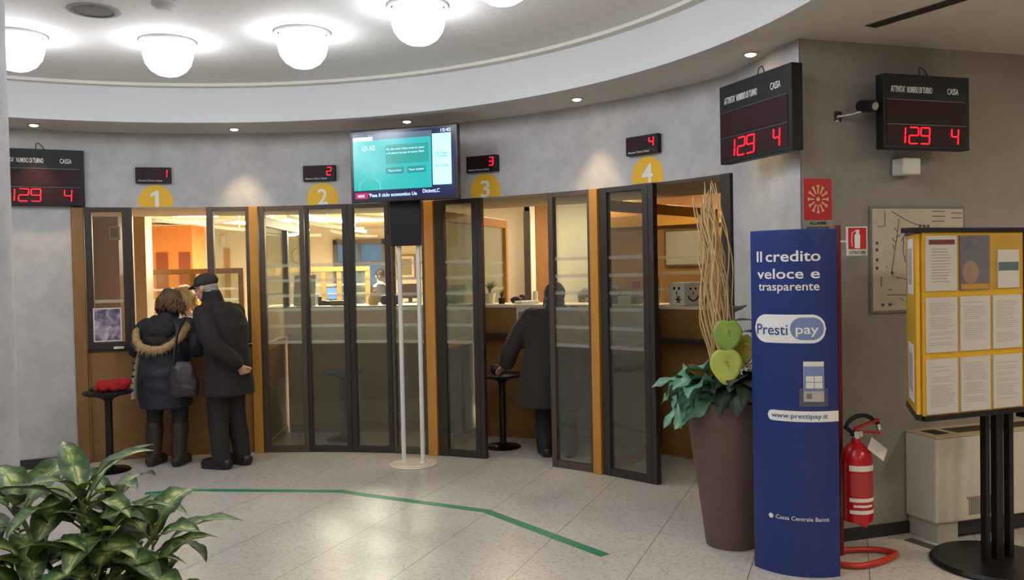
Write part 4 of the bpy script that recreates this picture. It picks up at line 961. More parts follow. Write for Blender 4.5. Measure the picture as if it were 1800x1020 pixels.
def head(b, c, R, s=1.0):
    """face towards local +y of R"""
    c = Vector(c); P = lambda x, y, z: c+R @ Vector((x, y, z))*s
    b.ell(P(0, -.012, .03), (.074*s, .094*s, .088*s), R); b.ell(P(0, .02, -.035), (.058*s, .068*s, .075*s), R); b.ell(P(0, .055, -.085), (.03*s, .026*s, .022*s), R)
    b.limb([P(0, .088, .012), P(0, .104, -.022)], [.009*s, .013*s], 10); b.ell(P(0, .1, -.03), (.017*s, .012*s, .01*s), R)
    for x in (-1, 1):
        b.ell(P(x*.03, .072, -.03), (.022*s, .018*s, .022*s), R); b.ell(P(x*.032, .076, .028), (.024*s, .012*s, .008*s), R)
        b.ell(P(x*.077, -.005, -.008), (.009*s, .02*s, .03*s), R @ rotm(0, radians(10)))
    b.ell(P(0, .084, -.058), (.022*s, .01*s, .006*s), R); b.ell(P(0, .082, -.068), (.019*s, .01*s, .007*s), R)
def face_parts(t, c, R, brow, s=1.0):
    c = Vector(c); P = lambda x, y, z: c+R @ Vector((x, y, z))*s
    for x in (-1, 1):
        b = B(); b.ell(P(x*.031, .082, .008), (.011*s, .007*s, .007*s), R, 10); e = b.build('eye', M['white'], t)
        b = B(); b.ell(P(x*.031, .0885, .008), (.005*s, .002*s, .005*s), R, 8); b.build('iris', M['black'], e)
        b = B(); b.limb([P(x*.048, .078, .03), P(x*.032, .09, .034), P(x*.016, .09, .03)], [.003*s, .005*s, .004*s], 6); b.build('eyebrow', brow, t)
    b = B(); b.ell(P(0, .0915, -.063), (.02*s, .006*s, .006*s), R, 12); b.build('lips', mat('lip', (170, 96, 86), .5), t)
def solid(b, name, m, parent, vox=.009, it=3, fold=None):
    me = baked(b, [('REMESH', {'mode': 'VOXEL', 'voxel_size': vox}), ('SMOOTH', {'factor': .5, 'iterations': it})])
    if fold:
        amp, sc = fold
        for v in me.vertices:
            n = noise.noise(Vector((v.co.x*sc[0], v.co.y*sc[1], v.co.z*sc[2]))); n2 = noise.noise(v.co*sc[0]*2.3)
            v.co += v.normal*(n*amp+n2*amp*.4)
    return link(name, me, m, parent, 180)
def mirror(p): return (-p[0], p[1], p[2])

def person(name, lab, loc, rz, J, group=None):
    """J: joints in local space, the figure facing +y"""
    t = thing(name, lab, 'person', loc, rz)
    b = B(); sp = J['spine']            # pelvis, waist, chest, shoulders, neck : (x, y, z, rx, ry)
    b.loft([(sp[0][0], sp[0][1], sp[0][2]-.1, sp[0][3]*.75, sp[0][4]*.8)]+list(sp), 24)
    hc = Vector(J['head']); nk = Vector(sp[-1][:3]); b.limb([nk-Vector((0, 0, .05)), nk*.5+hc*.5, hc-Vector((0, 0, .03))], [.062, .054, .055])
    Rh = rotm(J.get('yaw', 0), J.get('nod', 0)); hs = J.get('hs', 1.0); head(b, hc, Rh, hs)
    for k in ('armL', 'armR'):
        S_, E_, W_ = [Vector(p) for p in J[k]]
        b.limb([S_, E_, W_], [.052, .043, .029])
        hd = J.get('hand'+k[-1], None); d = (W_-E_).normalized()
        if hd: hand(b, W_+d*.015, hd[0], hd[1], hd[2], hd[3])
        else: hand(b, W_+d*.015, d, Vector((0, 0, 1)) if abs(d.z) < .8 else Vector((0, 1, 0)), Vector((0, 0, -1)) if abs(d.z) < .8 else Vector((1 if k == 'armL' else -1, 0, 0)), .5)
    for k in ('legL', 'legR'):
        Hp, Kn, An, To = [Vector(p) for p in J[k]]
        b.limb([Hp, Kn, An], [.085, .056, .04]); b.limb([An+(An-To)*.25-Vector((0, 0, .03)), An*.5+To*.5, To], [.035, .036, .026])
    solid(b, 'body', J.get('skin', SKIN), t, .0075, 2)
    face_parts(t, hc, Rh, J.get('brow', M['black']), hs)
    return t, Rh
def trousers(t, J, m, r=(.11, .085, .075), name='trousers', top=None):
    b = B(); s0 = J['spine'][0]
    b.loft([(s0[0], s0[1], s0[2]-.16, s0[3]*.9, s0[4]*1.05), (s0[0], s0[1], s0[2], s0[3]*1.08, s0[4]*1.15), (s0[0], s0[1], s0[2]+.12, s0[3]*1.0, s0[4]*1.1)], 24)
    for k in ('legL', 'legR'):
        Hp, Kn, An, To = [Vector(p) for p in J[k]]
        b.limb([Hp, Kn, Vector((An.x, An.y-.005, An.z))], list(r))
    return solid(b, name, m, t, .012, 2, (.006, (9, 9, 5)))
def shoes(t, J, m, name='shoe', w=.047, shaft=None):
    for k in ('legL', 'legR'):
        Hp, Kn, An, To = [Vector(p) for p in J[k]]; d = (To-An); d.z = 0; d.normalize()
        heel = Vector((An.x, An.y, 0))-d*.06; toe = Vector((To.x, To.y, 0))+d*.045
        b = B(); b.limb([heel+Vector((0, 0, .05)), heel+d*.1+Vector((0, 0, .055)), toe-d*.04+Vector((0, 0, .04))], [w, w, w*.86])
        b.limb([heel+d*.02+Vector((0, 0, .016)), toe-d*.05+Vector((0, 0, .016))], [w*.9, w*.95]); b.limb([An+Vector((0, 0, -.01)), An+Vector((0, 0, .05))], [.052, .05])
        if shaft: b.limb([An, An.lerp(Kn, shaft)], [.062, .078])
        me = baked(b, [('REMESH', {'mode': 'VOXEL', 'voxel_size': .009}), ('SMOOTH', {'factor': .5, 'iterations': 3})])
        for v in me.vertices: v.co.z = max(v.co.z, .002)
        link(name, me, m, t, 180)
def coat(t, J, rings, m, sl=(.082, .07, .056), name='coat', fold=(.012, (7, 7, 3.5)), collar=True, cuff=.93):
    b = B(); b.loft(rings, 28)
    for k in ('armL', 'armR'):
        S_, E_, W_ = [Vector(p) for p in J[k]]; b.limb([S_, E_, E_.lerp(W_, cuff)], list(sl))
    if collar:
        x, y, z, rx, ry = J['spine'][-1]; b.limb([(x, y, z-.05), (x, y+.01, z+.035)], [.1, .085])
    return solid(b, name, m, t, .012, 2, fold)

def legs(dx, hipz, kz, toeL=(0, 1), toeR=(0, 1), off=0.0, dyL=0, dyR=0):
    L = [(-dx*.9, 0, hipz), (-dx, dyL*.6+.02, kz), (-dx-off, dyL-.02, .085), (-dx-off+toeL[0]*.15, dyL-.02+toeL[1]*.15, .035)]
    R = [(dx*.9, 0, hipz), (dx, dyR*.6+.02, kz), (dx+off, dyR-.02, .085), (dx+off+toeR[0]*.15, dyR-.02+toeR[1]*.15, .035)]
    return L, R
def cap_hair(t, hc, R, m, name='hair', s=1.0, back=.0, amp=.01):
    b = B(); P = lambda x, y, z: Vector(hc)+R @ Vector((x, y, z))*s
    b.ell(P(0, -.022, .035), (.083*s, .096*s, .094*s), R); b.ell(P(0, -.06, -.035), (.07*s, .05*s, .07*s), R)
    return solid(b, name, m, t, .008, 2, (amp, (22, 22, 22)))
def strands(t, hc, R, m, n, length, name='hair', s=1.0, seed=1, wave=.02, front=-.2, spread=1.0):
    """locks of hair lying over the skull and falling"""
    R_ = random.Random(seed); b = B(); P = lambda x, y, z: Vector(hc)+R @ Vector((x, y, z))*s
    b.ell(P(0, -.018, .03), (.079*s, .097*s, .09*s), R)
    for i in range(n):
        a = R_.uniform(radians(front*60), 2*pi-radians(front*60)) if False else R_.uniform(-pi, pi)
        if cos(a) > .45 and R_.random() < .9: continue      # keep the face free; a = 0 is the face
        px, py = sin(a), cos(a); w0 = R_.uniform(0, 6); r0 = R_.uniform(.1, .9)
        pts = [P(px*.02, py*.03-.015, .118), P(px*.06, py*.07-.015, .095), P(px*.086, py*.1-.015, .03)]
        L = length*R_.uniform(.75, 1.05); k = 5
        for j in range(1, k+1):
            f = j/k; pts.append(P(px*(.09+.014*f*spread)+wave*.6*sin(w0+f*5), py*(.105+.012*f*spread)-.018+wave*.6*cos(w0+f*4), .03)-Vector((0, 0, L*f)))
        b.tube(pts, [.012, .013, .013]+[.013*(1-.13*j) for j in range(k)], 6)
    return b.build(name, m, t, 180)

# ---- woman in the parka
J = dict(spine=[(0, 0, .82, .165, .125), (0, .01, .97, .15, .115), (0, .04, 1.14, .17, .12), (0, .07, 1.24, .165, .10), (0, .09, 1.30, .07, .07)], head=(.02, .115, 1.415), yaw=radians(-15), nod=radians(-14),
         armL=[(-.185, .07, 1.20), (-.29, .05, 1.02), (-.14, .22, 1.12)], armR=[(.185, .07, 1.20), (.28, .05, 1.02), (.14, .22, 1.12)], handL=((.3, .95, -.3), (1, 0, 0), (0, 0, -1), .15), handR=((-.3, .95, -.3), (-1, 0, 0), (0, 0, -1), .15), brow=mat('brown_brow', (80, 56, 38), .7))
J['legL'], J['legR'] = legs(.115, .80, .43)
WL = Vector((-3.05, 7.45, 0))
t, Rh = person('person', 'woman in navy parka with fur trimmed hood standing at counter 1', WL, radians(-6), J)
NAVY = mat('navy_nylon', (30, 32, 44), .6, bump=.2, bscale=40)
trousers(t, J, mat('black_leggings', (26, 25, 28), .7), (.095, .068, .055), 'leggings'); shoes(t, J, mat('brown_boot', (48, 36, 27), .55), 'boot', .046, .72)
coat(t, J, [(0, 0, .515, .235, .175), (0, 0, .62, .24, .18), (0, .0, .80, .235, .178), (0, .01, .96, .215, .165), (0, .035, 1.12, .22, .165), (0, .06, 1.22, .205, .145), (0, .08, 1.29, .12, .11)], NAVY, (.1, .088, .068), 'parka', (.014, (6, 6, 12)))
b = B(); b.ell((0, -.085, 1.185), (.15, .085, .105), rotm(0, radians(25))); b.ell((0, -.06, 1.26), (.125, .07, .06)); b.ell((0, -.1, 1.1), (.11, .07, .06))
solid(b, 'hood', mat('dark_hood', (38, 33, 34), .85), t, .01, 3, (.014, (14, 14, 14)))
FUR = mat('tan_fur', (176, 146, 104), .9, var=.25, vscale=40)
b = B(); R_ = random.Random(2); path = [Vector((-.205, .03, 1.23)), Vector((-.235, -.03, 1.175)), Vector((-.205, -.09, 1.105)), Vector((-.13, -.155, 1.05)), Vector((-.03, -.18, 1.025)), Vector((.07, -.18, 1.03)), Vector((.15, -.145, 1.07)), Vector((.205, -.09, 1.135)), Vector((.225, -.03, 1.20)), Vector((.2, .03, 1.25))]
b.tube(path, [.02]+[.034]*8+[.02], 10)
for i in range(900):
    u = R_.uniform(0, len(path)-1.001); k = int(u); p = path[k].lerp(path[k+1], u-k); d = Vector((R_.gauss(0, 1), R_.gauss(0, 1)-.4, R_.gauss(0, 1)-.3)).normalized()
    s_ = d.cross(Vector((.3, .5, .7))).normalized()*.005; r1 = R_.uniform(.05, .072); q = p+d*.022
    b.mesh([q-s_, q+s_, p+d*r1+Vector((0, 0, -.012))], [(0, 1, 2)])
b.build('fur_trim', FUR, t, 0)
strands(t, J['head'], Rh, mat('brown_hair', (92, 64, 42), .55, var=.35, vscale=30), 150, .13, 'hair', 1.04, 4, .02)
b = B(); b.tube([(-.235, .02, 1.0), (-.262, .0, .85), (-.278, -.01, .70), (-.285, -.01, .585)], [.012, .016, .02, .02], 8, flat=2.6); b.build('coat_lining', mat('ivory_lining', (206, 196, 176), .8), t)
b = B()
for k in range(7): z = .61+.058*k; b.ell((-.288+.09*(z-.6), -.045, z), (.012, .014, .01), None, 10)
b.build('toggle', M['black'], t)
# handbag
t2 = thing('handbag', 'dark leather handbag hanging from the shoulder of the woman in the parka', 'handbag', WL+Vector((.25, -.235, 0)), radians(10))
b = B(); b.loft([(0, 0, .63, .1, .055), (0, 0, .65, .125, .07), (0, 0, .76, .12, .065), (.0, .0, .88, .095, .04), (0, 0, .93, .07, .02)], 24)
solid(b, 'bag_body', mat('dark_leather', (52, 42, 46), .35), t2, .01, 3, (.01, (12, 12, 12)))
b = B()
for y in (-.015, .02): b.tube([(-.07, y, .90), (-.06, y+.0, 1.02), (-.05, y+.03, 1.14), (-.03, y+.09, 1.24), (.0, y+.16, 1.285)], .008, 6, flat=1.8)
b.build('strap', mat('strap_leather', (36, 30, 32), .4), t2)

# ---- man with the cap
J = dict(spine=[(0, 0, .90, .17, .125), (0, .0, 1.05, .155, .12), (0, .03, 1.22, .18, .13), (0, .085, 1.36, .175, .105), (0, .13, 1.43, .07, .075)], head=(-.01, .20, 1.54), yaw=radians(8), nod=radians(-10),
         armL=[(-.19, .06, 1.33), (-.265, -.10, 1.09), (-.09, -.205, .905)], armR=[(.19, .08, 1.32), (.25, .06, 1.07), (.09, .20, 1.05)], handL=((.45, -.1, -.85), (.3, -1, .2), (.9, .2, .3), 1.1), handR=((-.9, .25, .1), (0, .3, 1), (0, -1, 0), .5), brow=mat('grey_brow', (150, 140, 130), .7))
J['legL'], J['legR'] = legs(.09, .88, .47, (-.1, 1), (.15, 1), .01, .02, -.03)
t, Rh = person('person', 'man in flat dark cap and long dark coat with hand behind his back', (-2.47, 7.34, 0), radians(66), J)
trousers(t, J, mat('charcoal_trousers', (34, 30, 28), .8), (.115, .088, .075)); shoes(t, J, mat('black_leather', (30, 26, 25), .4), 'shoe', .052)
coat(t, J, [(0, -.02, .635, .235, .20), (0, -.015, .72, .228, .192), (0, -.005, .90, .215, .178), (0, .0, 1.05, .205, .17), (0, .02, 1.22, .225, .175), (0, .06, 1.34, .215, .15), (0, .10, 1.42, .13, .11)], mat('black_brown_wool', (36, 31, 29), .9), (.092, .08, .062))
hc = Vector(J['head']); P = lambda x, y, z: hc+Rh @ Vector((x, y, z))
b = B(); b.ell(P(0, -.055, -.035), (.072, .055, .06), Rh); b.ell(P(0, -.03, .0), (.078, .08, .05), Rh); solid(b, 'hair', mat('grey_hair', (150, 142, 132), .7), t, .009, 2, (.006, (25, 25, 25)))
b = B(); b.ell(P(0, -.012, .065), (.092, .112, .07), Rh); b.ell(P(0, -.01, .045), (.09, .108, .04), Rh); b.ell(P(0, .105, .035), (.07, .065, .012), Rh @ rotm(0, radians(-14))); solid(b, 'cap', mat('dark_grey_cap', (54, 49, 48), .85), t, .008, 2)
b = B()
for x in (-1, 1):
    c_ = P(x*.033, .098, .005); b.tube([c_+Rh @ Vector((.02*cos(k*pi/6), 0, .016*sin(k*pi/6))) for k in range(13)], .0016, 5)
    b.tube([P(x*.052, .096, .008), P(x*.078, .03, .01), P(x*.082, -.02, .004)], .0016, 5)
b.tube([P(-.013, .1, .008), P(.013, .1, .008)], .0016, 5); b.build('spectacles', M['frame'], t)

# ---- hooded person at counter 3
J = dict(spine=[(0, 0, .84, .175, .14), (0, .03, .99, .165, .13), (.0, .08, 1.13, .185, .135), (-.01, .14, 1.25, .19, .11), (.01, .18, 1.32, .075, .075)], head=(.03, .20, 1.385), yaw=radians(-10), nod=radians(-20),
         armL=[(-.21, .12, 1.20), (-.36, .09, .98), (-.42, .14, .81)], armR=[(.20, .14, 1.22), (.28, .13, 1.08), (.14, .33, 1.13)], handL=((-.45, .65, -.28), (.5, .8, 0), (.2, .3, -.9), .3), handR=((-.3, .95, 0), (-1, 0, 0), (0, 0, -1), .3), brow=M['black'])
J['legL'], J['legR'] = legs(.10, .83, .45, (-.1, 1), (.15, 1), .0, .03, -.03)
PC = Vector((.37, 7.50, 0))
t, Rh = person('person', 'stooping person in long brown coat and dark hood at counter 3', PC, radians(4), J)
trousers(t, J, mat('black_trousers', (28, 26, 27), .8), (.115, .088, .08)); shoes(t, J, mat('black_shoe', (24, 22, 23), .45), 'shoe', .052)
coat(t, J, [(-.06, -.03, .455, .31, .24), (-.06, -.03, .5, .305, .235), (-.04, -.02, .70, .28, .215), (-.02, .0, .90, .255, .195), (-.01, .04, 1.06, .25, .185), (-.005, .09, 1.2, .25, .17), (.0, .14, 1.30, .18, .125)], mat('brown_wool', (44, 35, 32), .92), (.1, .085, .068))
hc = Vector(J['head']); P = lambda x, y, z: hc+Rh @ Vector((x, y, z))
b = B(); b.ell(P(0, -.02, .04), (.098, .115, .1), Rh); b.ell(P(0, -.035, -.05), (.092, .09, .095), Rh); b.ell(P(0, -.03, -.13), (.125, .11, .075), Rh); solid(b, 'hood', mat('slate_blue_hood', (40, 42, 52), .8), t, .009, 3, (.008, (16, 16, 16)))

# ---- tellers and office worker
def simple_woman(lab, loc, rz, H, top, hairm, hair='long', skirt=M['black'], arms='desk', yaw=0, nod=-.15, seed=3):
    k = H/1.62
    def s3(p): return tuple(v*k for v in p)
    J = dict(spine=[s3(p) for p in [(0, 0, .88, .16, .12), (0, .0, 1.03, .135, .105), (0, .015, 1.2, .16, .12), (0, .02, 1.31, .155, .09), (0, .025, 1.37, .06, .06)]], head=s3((0, .045, 1.49)), yaw=yaw, nod=nod, skin=SKIN2, hs=.97, brow=mat('brow_tone', (90, 66, 46), .7))
    fw = {'desk': [(.175, .02, 1.28), (.22, .06, 1.03), (.14, .26, 1.06)], 'side': [(.175, .02, 1.28), (.21, -.03, 1.02), (.20, .05, .80)], 'up': [(.175, .02, 1.28), (.23, .0, 1.05), (.20, .2, 1.12)]}[arms]
    J['armR'] = [s3(p) for p in fw]; J['armL'] = [mirror(p) for p in J['armR']]
    L, R = legs(.095, .86, .46); J['legL'] = [s3(p) for p in L]; J['legR'] = [s3(p) for p in R]
    t, Rh = person('person', lab, loc, rz, J)
    trousers(t, J, skirt, (.1, .075, .065)); shoes(t, J, M['black'], 'shoe', .045)
    rg = [s3(p) for p in [(0, 0, .80, .18, .14), (0, 0, .92, .178, .138), (0, 0, 1.05, .15, .12), (0, .015, 1.2, .175, .135), (0, .02, 1.29, .165, .105), (0, .025, 1.35, .09, .075)]]
    coat(t, J, rg, top, (.066, .056, .044), 'blouse', (.006, (8, 8, 6)), False)
    if hair == 'long': strands(t, J['head'], Rh, hairm, 120, .15, 'hair', 1.03, seed, .018)
    elif hair == 'bun':
        cap_hair(t, J['head'], Rh, hairm); b = B(); b.ell(Vector(J['head'])+Rh @ Vector((0, -.1, .06)), (.05, .045, .045)); b.rough(.008, 30); b.build('hair_bun', hairm, t, 180)
    else:
        cap_hair(t, J['head'], Rh, hairm, 'hair', 1.05)
    return t
p = W(327, 530, 8.55); simple_woman('blonde teller in white blouse behind counter 1 facing the woman', (p.x, 8.55, 0), radians(150), 1.555, mat('white_blouse', (206, 206, 210), .75, var=.12, vscale=14), mat('blonde_hair', (196, 160, 100), .5, var=.25, vscale=30), 'long', M['black'], 'side', radians(-30), -.2, 8)
p = W(1031, 525, 8.8); simple_woman('grey haired teller peeping over counter 3 beside the post', (p.x, 8.8, 0), radians(168), 1.42, mat('olive_cardigan', (104, 100, 84), .8), mat('ash_hair', (112, 104, 96), .6, var=.2, vscale=30), 'short', M['black'], 'side', radians(6), -.25, 4)
p = W(669, 480, 15.4); simple_woman('office worker in black top with dark bun deep in the office', (p.x, 15.4, 0), radians(25), 1.73, mat('black_jersey', (26, 25, 28), .8), mat('dark_hair', (44, 30, 26), .5), 'bun', M['black'], 'up', 0, -.1, 4)

# red scarf and gloves on the stool, small bag under the hand
sp = Vector((-3.46, 7.25, .691))
b = B(); R_ = random.Random(11)
for k in range(4):
    a = k*1.4; pts = [Vector((.03+.10*cos(a+j*.55)*(.4+.12*j), .09*sin(a+j*.7)*(.5+.1*j), .028+.02*((k+j) % 3))) for j in range(7)]
    b.limb(pts, [.022, .03, .034, .03, .034, .028, .02], 10)
t = thing('red_scarf', 'crumpled red knitted scarf lying on the left bar stool', 'scarf', sp+Vector((.03, -.02, 0)))
o = solid(b, 'scarf_body', mat('red_wool', (168, 26, 34), .9, bump=.4, bscale=120), t, .008, 2, (.006, (30, 30, 30)))
for v in o.data.vertices: v.co.z = max(v.co.z, .002)
b = B(); b.limb([(-.14, .0, .018), (-.1, .02, .022), (-.05, .03, .02)], [.014, .02, .014], 10); b.rough(.006, 30); o = b.build('green_gloves', mat('green_wool', (52, 70, 44), .9), None, 180); o.location = sp; tag(o, 'small green gloves beside the red scarf on the stool', 'gloves')
b = B(); b.ell((0, 0, .045), (.05, .04, .045)); b.ell((.03, .02, .05), (.03, .03, .05)); b.rough(.016, 20, 3); o = b.build('black_purse', mat('purse_leather', (22, 20, 24), .4), None, 180); o.location = (-.16, 7.83, .692); tag(o, 'small black purse on the stool under the hand', 'purse')
# ================================================================ plants
def leaf_mesh(b, uvs, base, d, L, wd, droop, roll=0, fold=.25, n=10, petiole=0, sharp=1.0, wavy=0, seed=0, stem=None):
    """a pointed leaf blade with a midrib fold; uvs collects (vert, u, v)"""
    base = Vector(base); d = Vector(d).normalized(); up = Vector((0, 0, 1))
    side = d.cross(up); side = side.normalized() if side.length > 1e-4 else Vector((1, 0, 0))
    side = Matrix.Rotation(roll, 3, d) @ side
    p = base.copy(); rows = []; step = L/n; a = 0
    for k in range(n+1):
        f = k/n; nrm = side.cross(d).normalized()
        w = wd*(sin(pi*min(1, f**.75*.98+.02))**.8)*(1-.15*f) if f < 1 else 0.0
        ww = wavy*sin(f*16+seed)*w
        row = []
        for s in (-1, -.55, 0, .55, 1):
            q = p+side*s*w*cos(fold)+nrm*(abs(s)*w*sin(fold)+(ww if abs(s) == 1 else 0)*(1 if s > 0 else -1))
            v = b.bm.verts.new(q); row.append(v); uvs[v] = (s*.5+.5, f)
        rows.append(row)
        d = (Matrix.Rotation(-droop/n, 3, side) @ d).normalized(); p = p+d*step
    for r0, r1 in zip(rows, rows[1:]):
        for k in range(4): b.bm.faces.new((r0[k], r0[k+1], r1[k+1], r1[k]))
def build_leaves(b, uvs, name, m, parent):
    ul = b.bm.loops.layers.uv.new('UVMap')
    for f in b.bm.faces:
        for l in f.loops:
            l[ul].uv = uvs.get(l.vert, (0, 0))
    o = b.build(name, m, parent, 60); return o
def leaf_mat(name, rim, mid, spot, rough=.4, scale=14, amount=.5):
    m, nt, bs = _new(name); N, L = nt.nodes, nt.links
    uv = N.new('ShaderNodeUVMap'); sx = N.new('ShaderNodeSeparateXYZ'); L.new(uv.outputs[0], sx.inputs[0])
    a = N.new('ShaderNodeMath'); a.operation = 'SUBTRACT'; a.inputs[1].default_value = .5; L.new(sx.outputs[0], a.inputs[0])
    a2 = N.new('ShaderNodeMath'); a2.operation = 'ABSOLUTE'; L.new(a.outputs[0], a2.inputs[0])
    tc = N.new('ShaderNodeTexCoord'); n = N.new('ShaderNodeTexNoise'); n.inputs['Scale'].default_value = scale; n.inputs['Detail'].default_value = 5; n.inputs['Distortion'].default_value = .6
    L.new(tc.outputs['Object'], n.inputs['Vector'])
    s = N.new('ShaderNodeMath'); s.operation = 'MULTIPLY_ADD'; s.inputs[1].default_value = amount*1.6; L.new(n.outputs[0], s.inputs[0]); L.new(a2.outputs[0], s.inputs[2])
    cr = N.new('ShaderNodeValToRGB'); L.new(s.outputs[0], cr.inputs[0]); e = cr.color_ramp.elements
    e[0].position = .42; e[0].color = (*lin(mid), 1); e[1].position = .82; e[1].color = (*lin(rim), 1); e3 = e.new(.58); e3.color = (*lin(spot), 1)
    g = N.new('ShaderNodeMath'); g.operation = 'LESS_THAN'; g.inputs[1].default_value = .035; L.new(a2.outputs[0], g.inputs[0])
    mx = N.new('ShaderNodeMixRGB'); L.new(g.outputs[0], mx.inputs[0]); L.new(cr.outputs[0], mx.inputs[1]); mx.inputs[2].default_value = (*lin(tuple(min(255, v+14) for v in spot)), 1)
    L.new(mx.outputs[0], bs.inputs['Base Color']); bs.inputs['Roughness'].default_value = rough
    return m
VAR = leaf_mat('variegated_leaf', (48, 76, 38), (198, 198, 136), (104, 128, 66), .4, 24, .56)
# variegated plant on the left, in its pot
PL = Vector((-1.74, 3.42, 0))
t = thing('variegated_plant', 'large variegated leafy plant in front of the left column', 'plant', PL)
B().lathe([(.15, .001), (.2, .36), (.21, .38), (.19, .38), (.185, .34), (0, .34)], seg=36).build('pot', mat('terracotta_dark', (92, 66, 52), .7), t)
B().lathe([(.183, .335), (.1, .35), (0, .352)], seg=24).build('soil', mat('potting_soil', (44, 34, 28), .95, var=.3, vscale=40), t)
R_ = random.Random(21); b = B(); uvs = {}; sb_ = B()
crowns = [((.0, -.02), .80, 12, .0), ((-.28, .02), .76, 9, .4), ((.26, .02), .64, 11, .8), ((-.12, -.2), .62, 9, .2), ((.14, -.22), .56, 9, .6), ((-.36, -.16), .58, 9, .9), ((-.05, -.30), .50, 9, .35), ((.1, -.05), .62, 9, .65), ((.02, .2), .72, 7, .5), ((.30, -.12), .50, 7, .1)]
for (cx_, cy_), hz, nl, ph in crowns:
    hz -= .05; top = Vector((cx_, cy_, hz)); sb_.tube([(cx_*.25, cy_*.25, .34), (cx_*.7, cy_*.7, .34+(hz-.34)*.55), top], [.014, .012, .009], 7)
    for k in range(nl):
        a = k*2.399+ph*6; el = radians(68-58*(k/nl)+R_.uniform(-8, 8)); st_ = top-Vector((0, 0, .012*k))
        d = Vector((cos(a)*cos(el), sin(a)*cos(el), sin(el))); pe = R_.uniform(.05, .1)
        sb_.tube([st_, st_+d*pe], [.006, .004], 6)
        leaf_mesh(b, uvs, st_+d*pe*.9, d, R_.uniform(.23, .33), R_.uniform(.058, .078), radians(R_.uniform(55, 105)), R_.uniform(-.5, .5), .28, 10, wavy=.12, seed=k)
sb_.build('stems', mat('leaf_stalk', (112, 124, 70), .5), t); build_leaves(b, uvs, 'foliage', VAR, t)
b = B(); uvs = {}
for (x_, y_, z_), a, L_ in (((.0, -.03, .78), 1.2, .13), ((.03, -.02, .76), .2, .12), ((-.27, -.18, .66), 2.4, .2), ((.06, -.1, .62), .4, .14), ((-.03, -.03, .77), 2.6, .14)):
    leaf_mesh(b, uvs, (x_, y_, z_), (cos(a), sin(a)*-.4, 1.2), L_, L_*.24, radians(60), .2, .4, 8)
build_leaves(b, uvs, 'young_leaves', mat('fresh_lime_leaf', (142, 166, 62), .4, var=.15, vscale=18), t)

# tall planter with artificial arrangement
PP = Vector((1.275, 5.03, 0))
t = thing('tall_planter', 'tall brown tapered planter with artificial leaves and curly sticks', 'planter', PP)
B().lathe([(.15, .001), (.152, .02), (.18, .25), (.222, .55), (.252, .80), (.258, .865), (.25, .87), (.238, .86), (.23, .80), (0, .80)], seg=48).build('pot', mat('mocha_pot', (96, 76, 68), .6, var=.06, vscale=9), t)
B().lathe([(.229, .80), (.15, .83), (0, .845)], seg=32).build('filling', mat('moss_filling', (40, 42, 30), .95, var=.3, vscale=30), t)
b = B(); R_ = random.Random(9)
for k in range(46):
    a = R_.uniform(0, 2*pi); r = R_.uniform(0, .055); x, y = .0+r*cos(a), r*sin(a); Lz = R_.uniform(1.12, 1.36); pts, rs = [], []; w1, w2 = R_.uniform(0, 6), R_.uniform(0, 6); sp_ = R_.uniform(.3, 1.6)
    if k > 42: Lz = R_.uniform(.7, .95); sp_ = 3.4
    for j in range(15):
        f = j/14; g_ = sin(pi*min(1, f*1.05))
        pts.append((x*(1+.3*f)-.11*f+.026*sin(w1+f*12)*f**.5+.022*sp_*cos(a)*g_, y*(1+.3*f)+.026*cos(w2+f*11)*f**.5+.03*sp_*sin(a)*g_, .80+Lz*f)); rs.append(.0058*(1-.7*f)+.0012)
    b.tube(pts, rs, 5)
b.build('curly_sticks', mat('willow_stick', (206, 176, 124), .7, var=.15, vscale=20), t)
# big teal leaves on the left
b = B(); uvs = {}
for k in range(17):
    a = radians(R_.uniform(150, 238)); el = radians(R_.uniform(-5, 48)); base = Vector((-.12, -.08, .90+R_.uniform(0, .07)))
    leaf_mesh(b, uvs, base, (cos(a)*cos(el), sin(a)*cos(el)*.7, sin(el)), R_.uniform(.24, .38), R_.uniform(.075, .105), radians(R_.uniform(60, 115)), R_.uniform(-.6, .6), .2, 12, wavy=.45, seed=k*2)
build_leaves(b, uvs, 'teal_leaves', leaf_mat('teal_leaf', (88, 136, 112), (140, 182, 156), (108, 156, 130), .5, 10, .5), t)
b = B(); uvs = {}
for k in range(16):
    a = radians(-168+168*k/15+R_.uniform(-8, 8)); el = radians(R_.uniform(0, 40)); base = Vector((.05, -.14, .97+R_.uniform(0, .06)))
    leaf_mesh(b, uvs, base, (cos(a)*cos(el)*.8, sin(a)*cos(el), sin(el)), R_.uniform(.25, .33)*(1 if k < 8 else .72), R_.uniform(.075, .1)*(1 if k < 8 else .85), radians(R_.uniform(75, 120)), R_.uniform(-.4, .4), .15, 8, wavy=.1, seed=k)
for k in range(7):
    leaf_mesh(b, uvs, (.04, .04, .95+.07*k), (cos(k*1.3)*.6+.3, sin(k*1.3)*.6, .6), .2, .07, radians(70), 0, .15, 8)
build_leaves(b, uvs, 'dark_leaves', leaf_mat('dark_leaf', (26, 38, 30), (58, 76, 62), (40, 56, 44), .45, 8, .5), t)
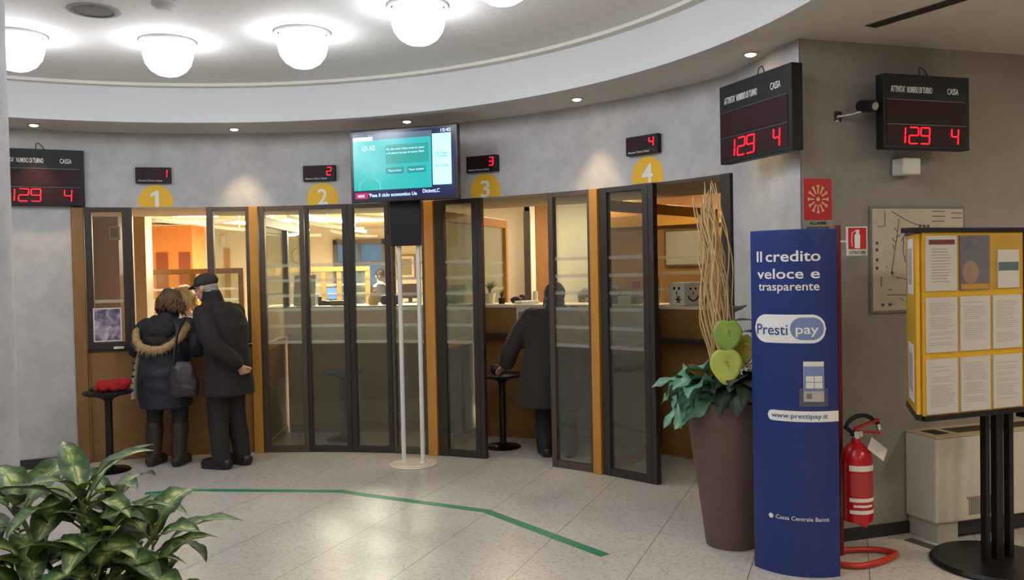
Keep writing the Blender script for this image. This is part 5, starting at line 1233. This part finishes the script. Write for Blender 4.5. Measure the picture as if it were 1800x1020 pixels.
def spathe(nm, c, nrm, r, m, spx=True):
    """heart shaped anthurium bract with its spadix"""
    z = Vector(nrm).normalized(); x = Vector((0, 0, 1)).cross(z).normalized(); y = z.cross(x); c = Vector(c); b = B(); uvs = {}
    rings = []; n = 28
    for j in range(6):
        row = []
        for k in range(n):
            a = 2*pi*k/n; hr = (1-.38*abs(cos(a/2+pi/4))**10*1.0) if False else 1.0
            aw = (a+pi) % (2*pi)-pi; px = .95*sin(a)*(1-.38*max(0, -cos(a))**1.5); py = (1.0 if cos(a) > 0 else 1.3)*cos(a)-.2*math.exp(-(aw/.33)**2)
            s = j/5; q = c+(x*px*1.02+y*(-(py)*-1+.1))*r*s+z*(.06*r*(s*s))
            row.append(b.bm.verts.new(q)); uvs[row[-1]] = (.5+.5*s*sin(a), s)
        rings.append(row)
    for r0, r1 in zip(rings, rings[1:]):
        for k in range(n):
            try: b.bm.faces.new((r0[k], r0[(k+1) % n], r1[(k+1) % n], r1[k]))
            except ValueError: pass
    bmesh.ops.remove_doubles(b.bm, verts=b.bm.verts, dist=.0004)
    o = build_leaves(b, {}, nm, m, t); so = o.modifiers.new('s', 'SOLIDIFY'); so.thickness = .003
    b = B(); b.limb([c+y*r*.28+z*.01, c+y*r*.2+z*r*.5], [.007, .005], 8); b.build('spadix', mat('spadix_green', (150, 160, 80), .6), o)
    b = B(); b.tube([c-z*.005+y*r*.2, c-z*.05+Vector((0, .03, -.08)), Vector((.0, .0, .86))], .006, 6); b.build('flower_stalk', mat('flower_stalk_green', (84, 104, 54), .6), o)
GY = mat('yellow_green_bract', (168, 178, 78), .35, var=.14, vscale=14); GG = mat('green_bract', (138, 168, 74), .35, var=.2, vscale=12)
spathe('anthurium_flower', (-.05, -.17, 1.255), (-.15, -1, .1), .085, GG); spathe('anthurium_flower', (-.085, -.26, 1.09), (-.2, -1, .2), .092, GY); spathe('anthurium_flower', (.06, -.10, 1.17), (.4, -.8, .15), .08, mat('yellow_bract', (178, 168, 70), .4, var=.14, vscale=14))
b = B()
for k in range(9):
    a = radians(140+R_.uniform(-50, 60)); l = R_.uniform(.12, .2); c0 = Vector((-.13, -.12, .98)); d = Vector((cos(a)*.8, -abs(sin(a))*.3, R_.uniform(.3, .9))).normalized()
    leafp = [c0, c0+d*l*.5, c0+d*l]; b.tube(leafp, [.006, .014, .001], 6, flat=.4)
b.build('orange_flower', mat('strelitzia_orange', (206, 136, 66), .55), t)
b = B()
for k in range(150):
    c0 = Vector((.12, -.12, 1.0))+Vector((R_.gauss(0, .055), R_.gauss(0, .05), R_.gauss(0, .06))); b.ell(c0, R_.uniform(.005, .009), None, 6)
for k in range(26):
    q = Vector((.12, -.12, 1.0))+Vector((R_.gauss(0, .055), R_.gauss(0, .05), R_.gauss(.01, .06))); b.tube([(.05, -.02, .85), q], .0022, 4)
o = b.build('yellow_berries', mat('mustard_berries', (168, 138, 52), .6), t); o['kind'] = 'stuff'
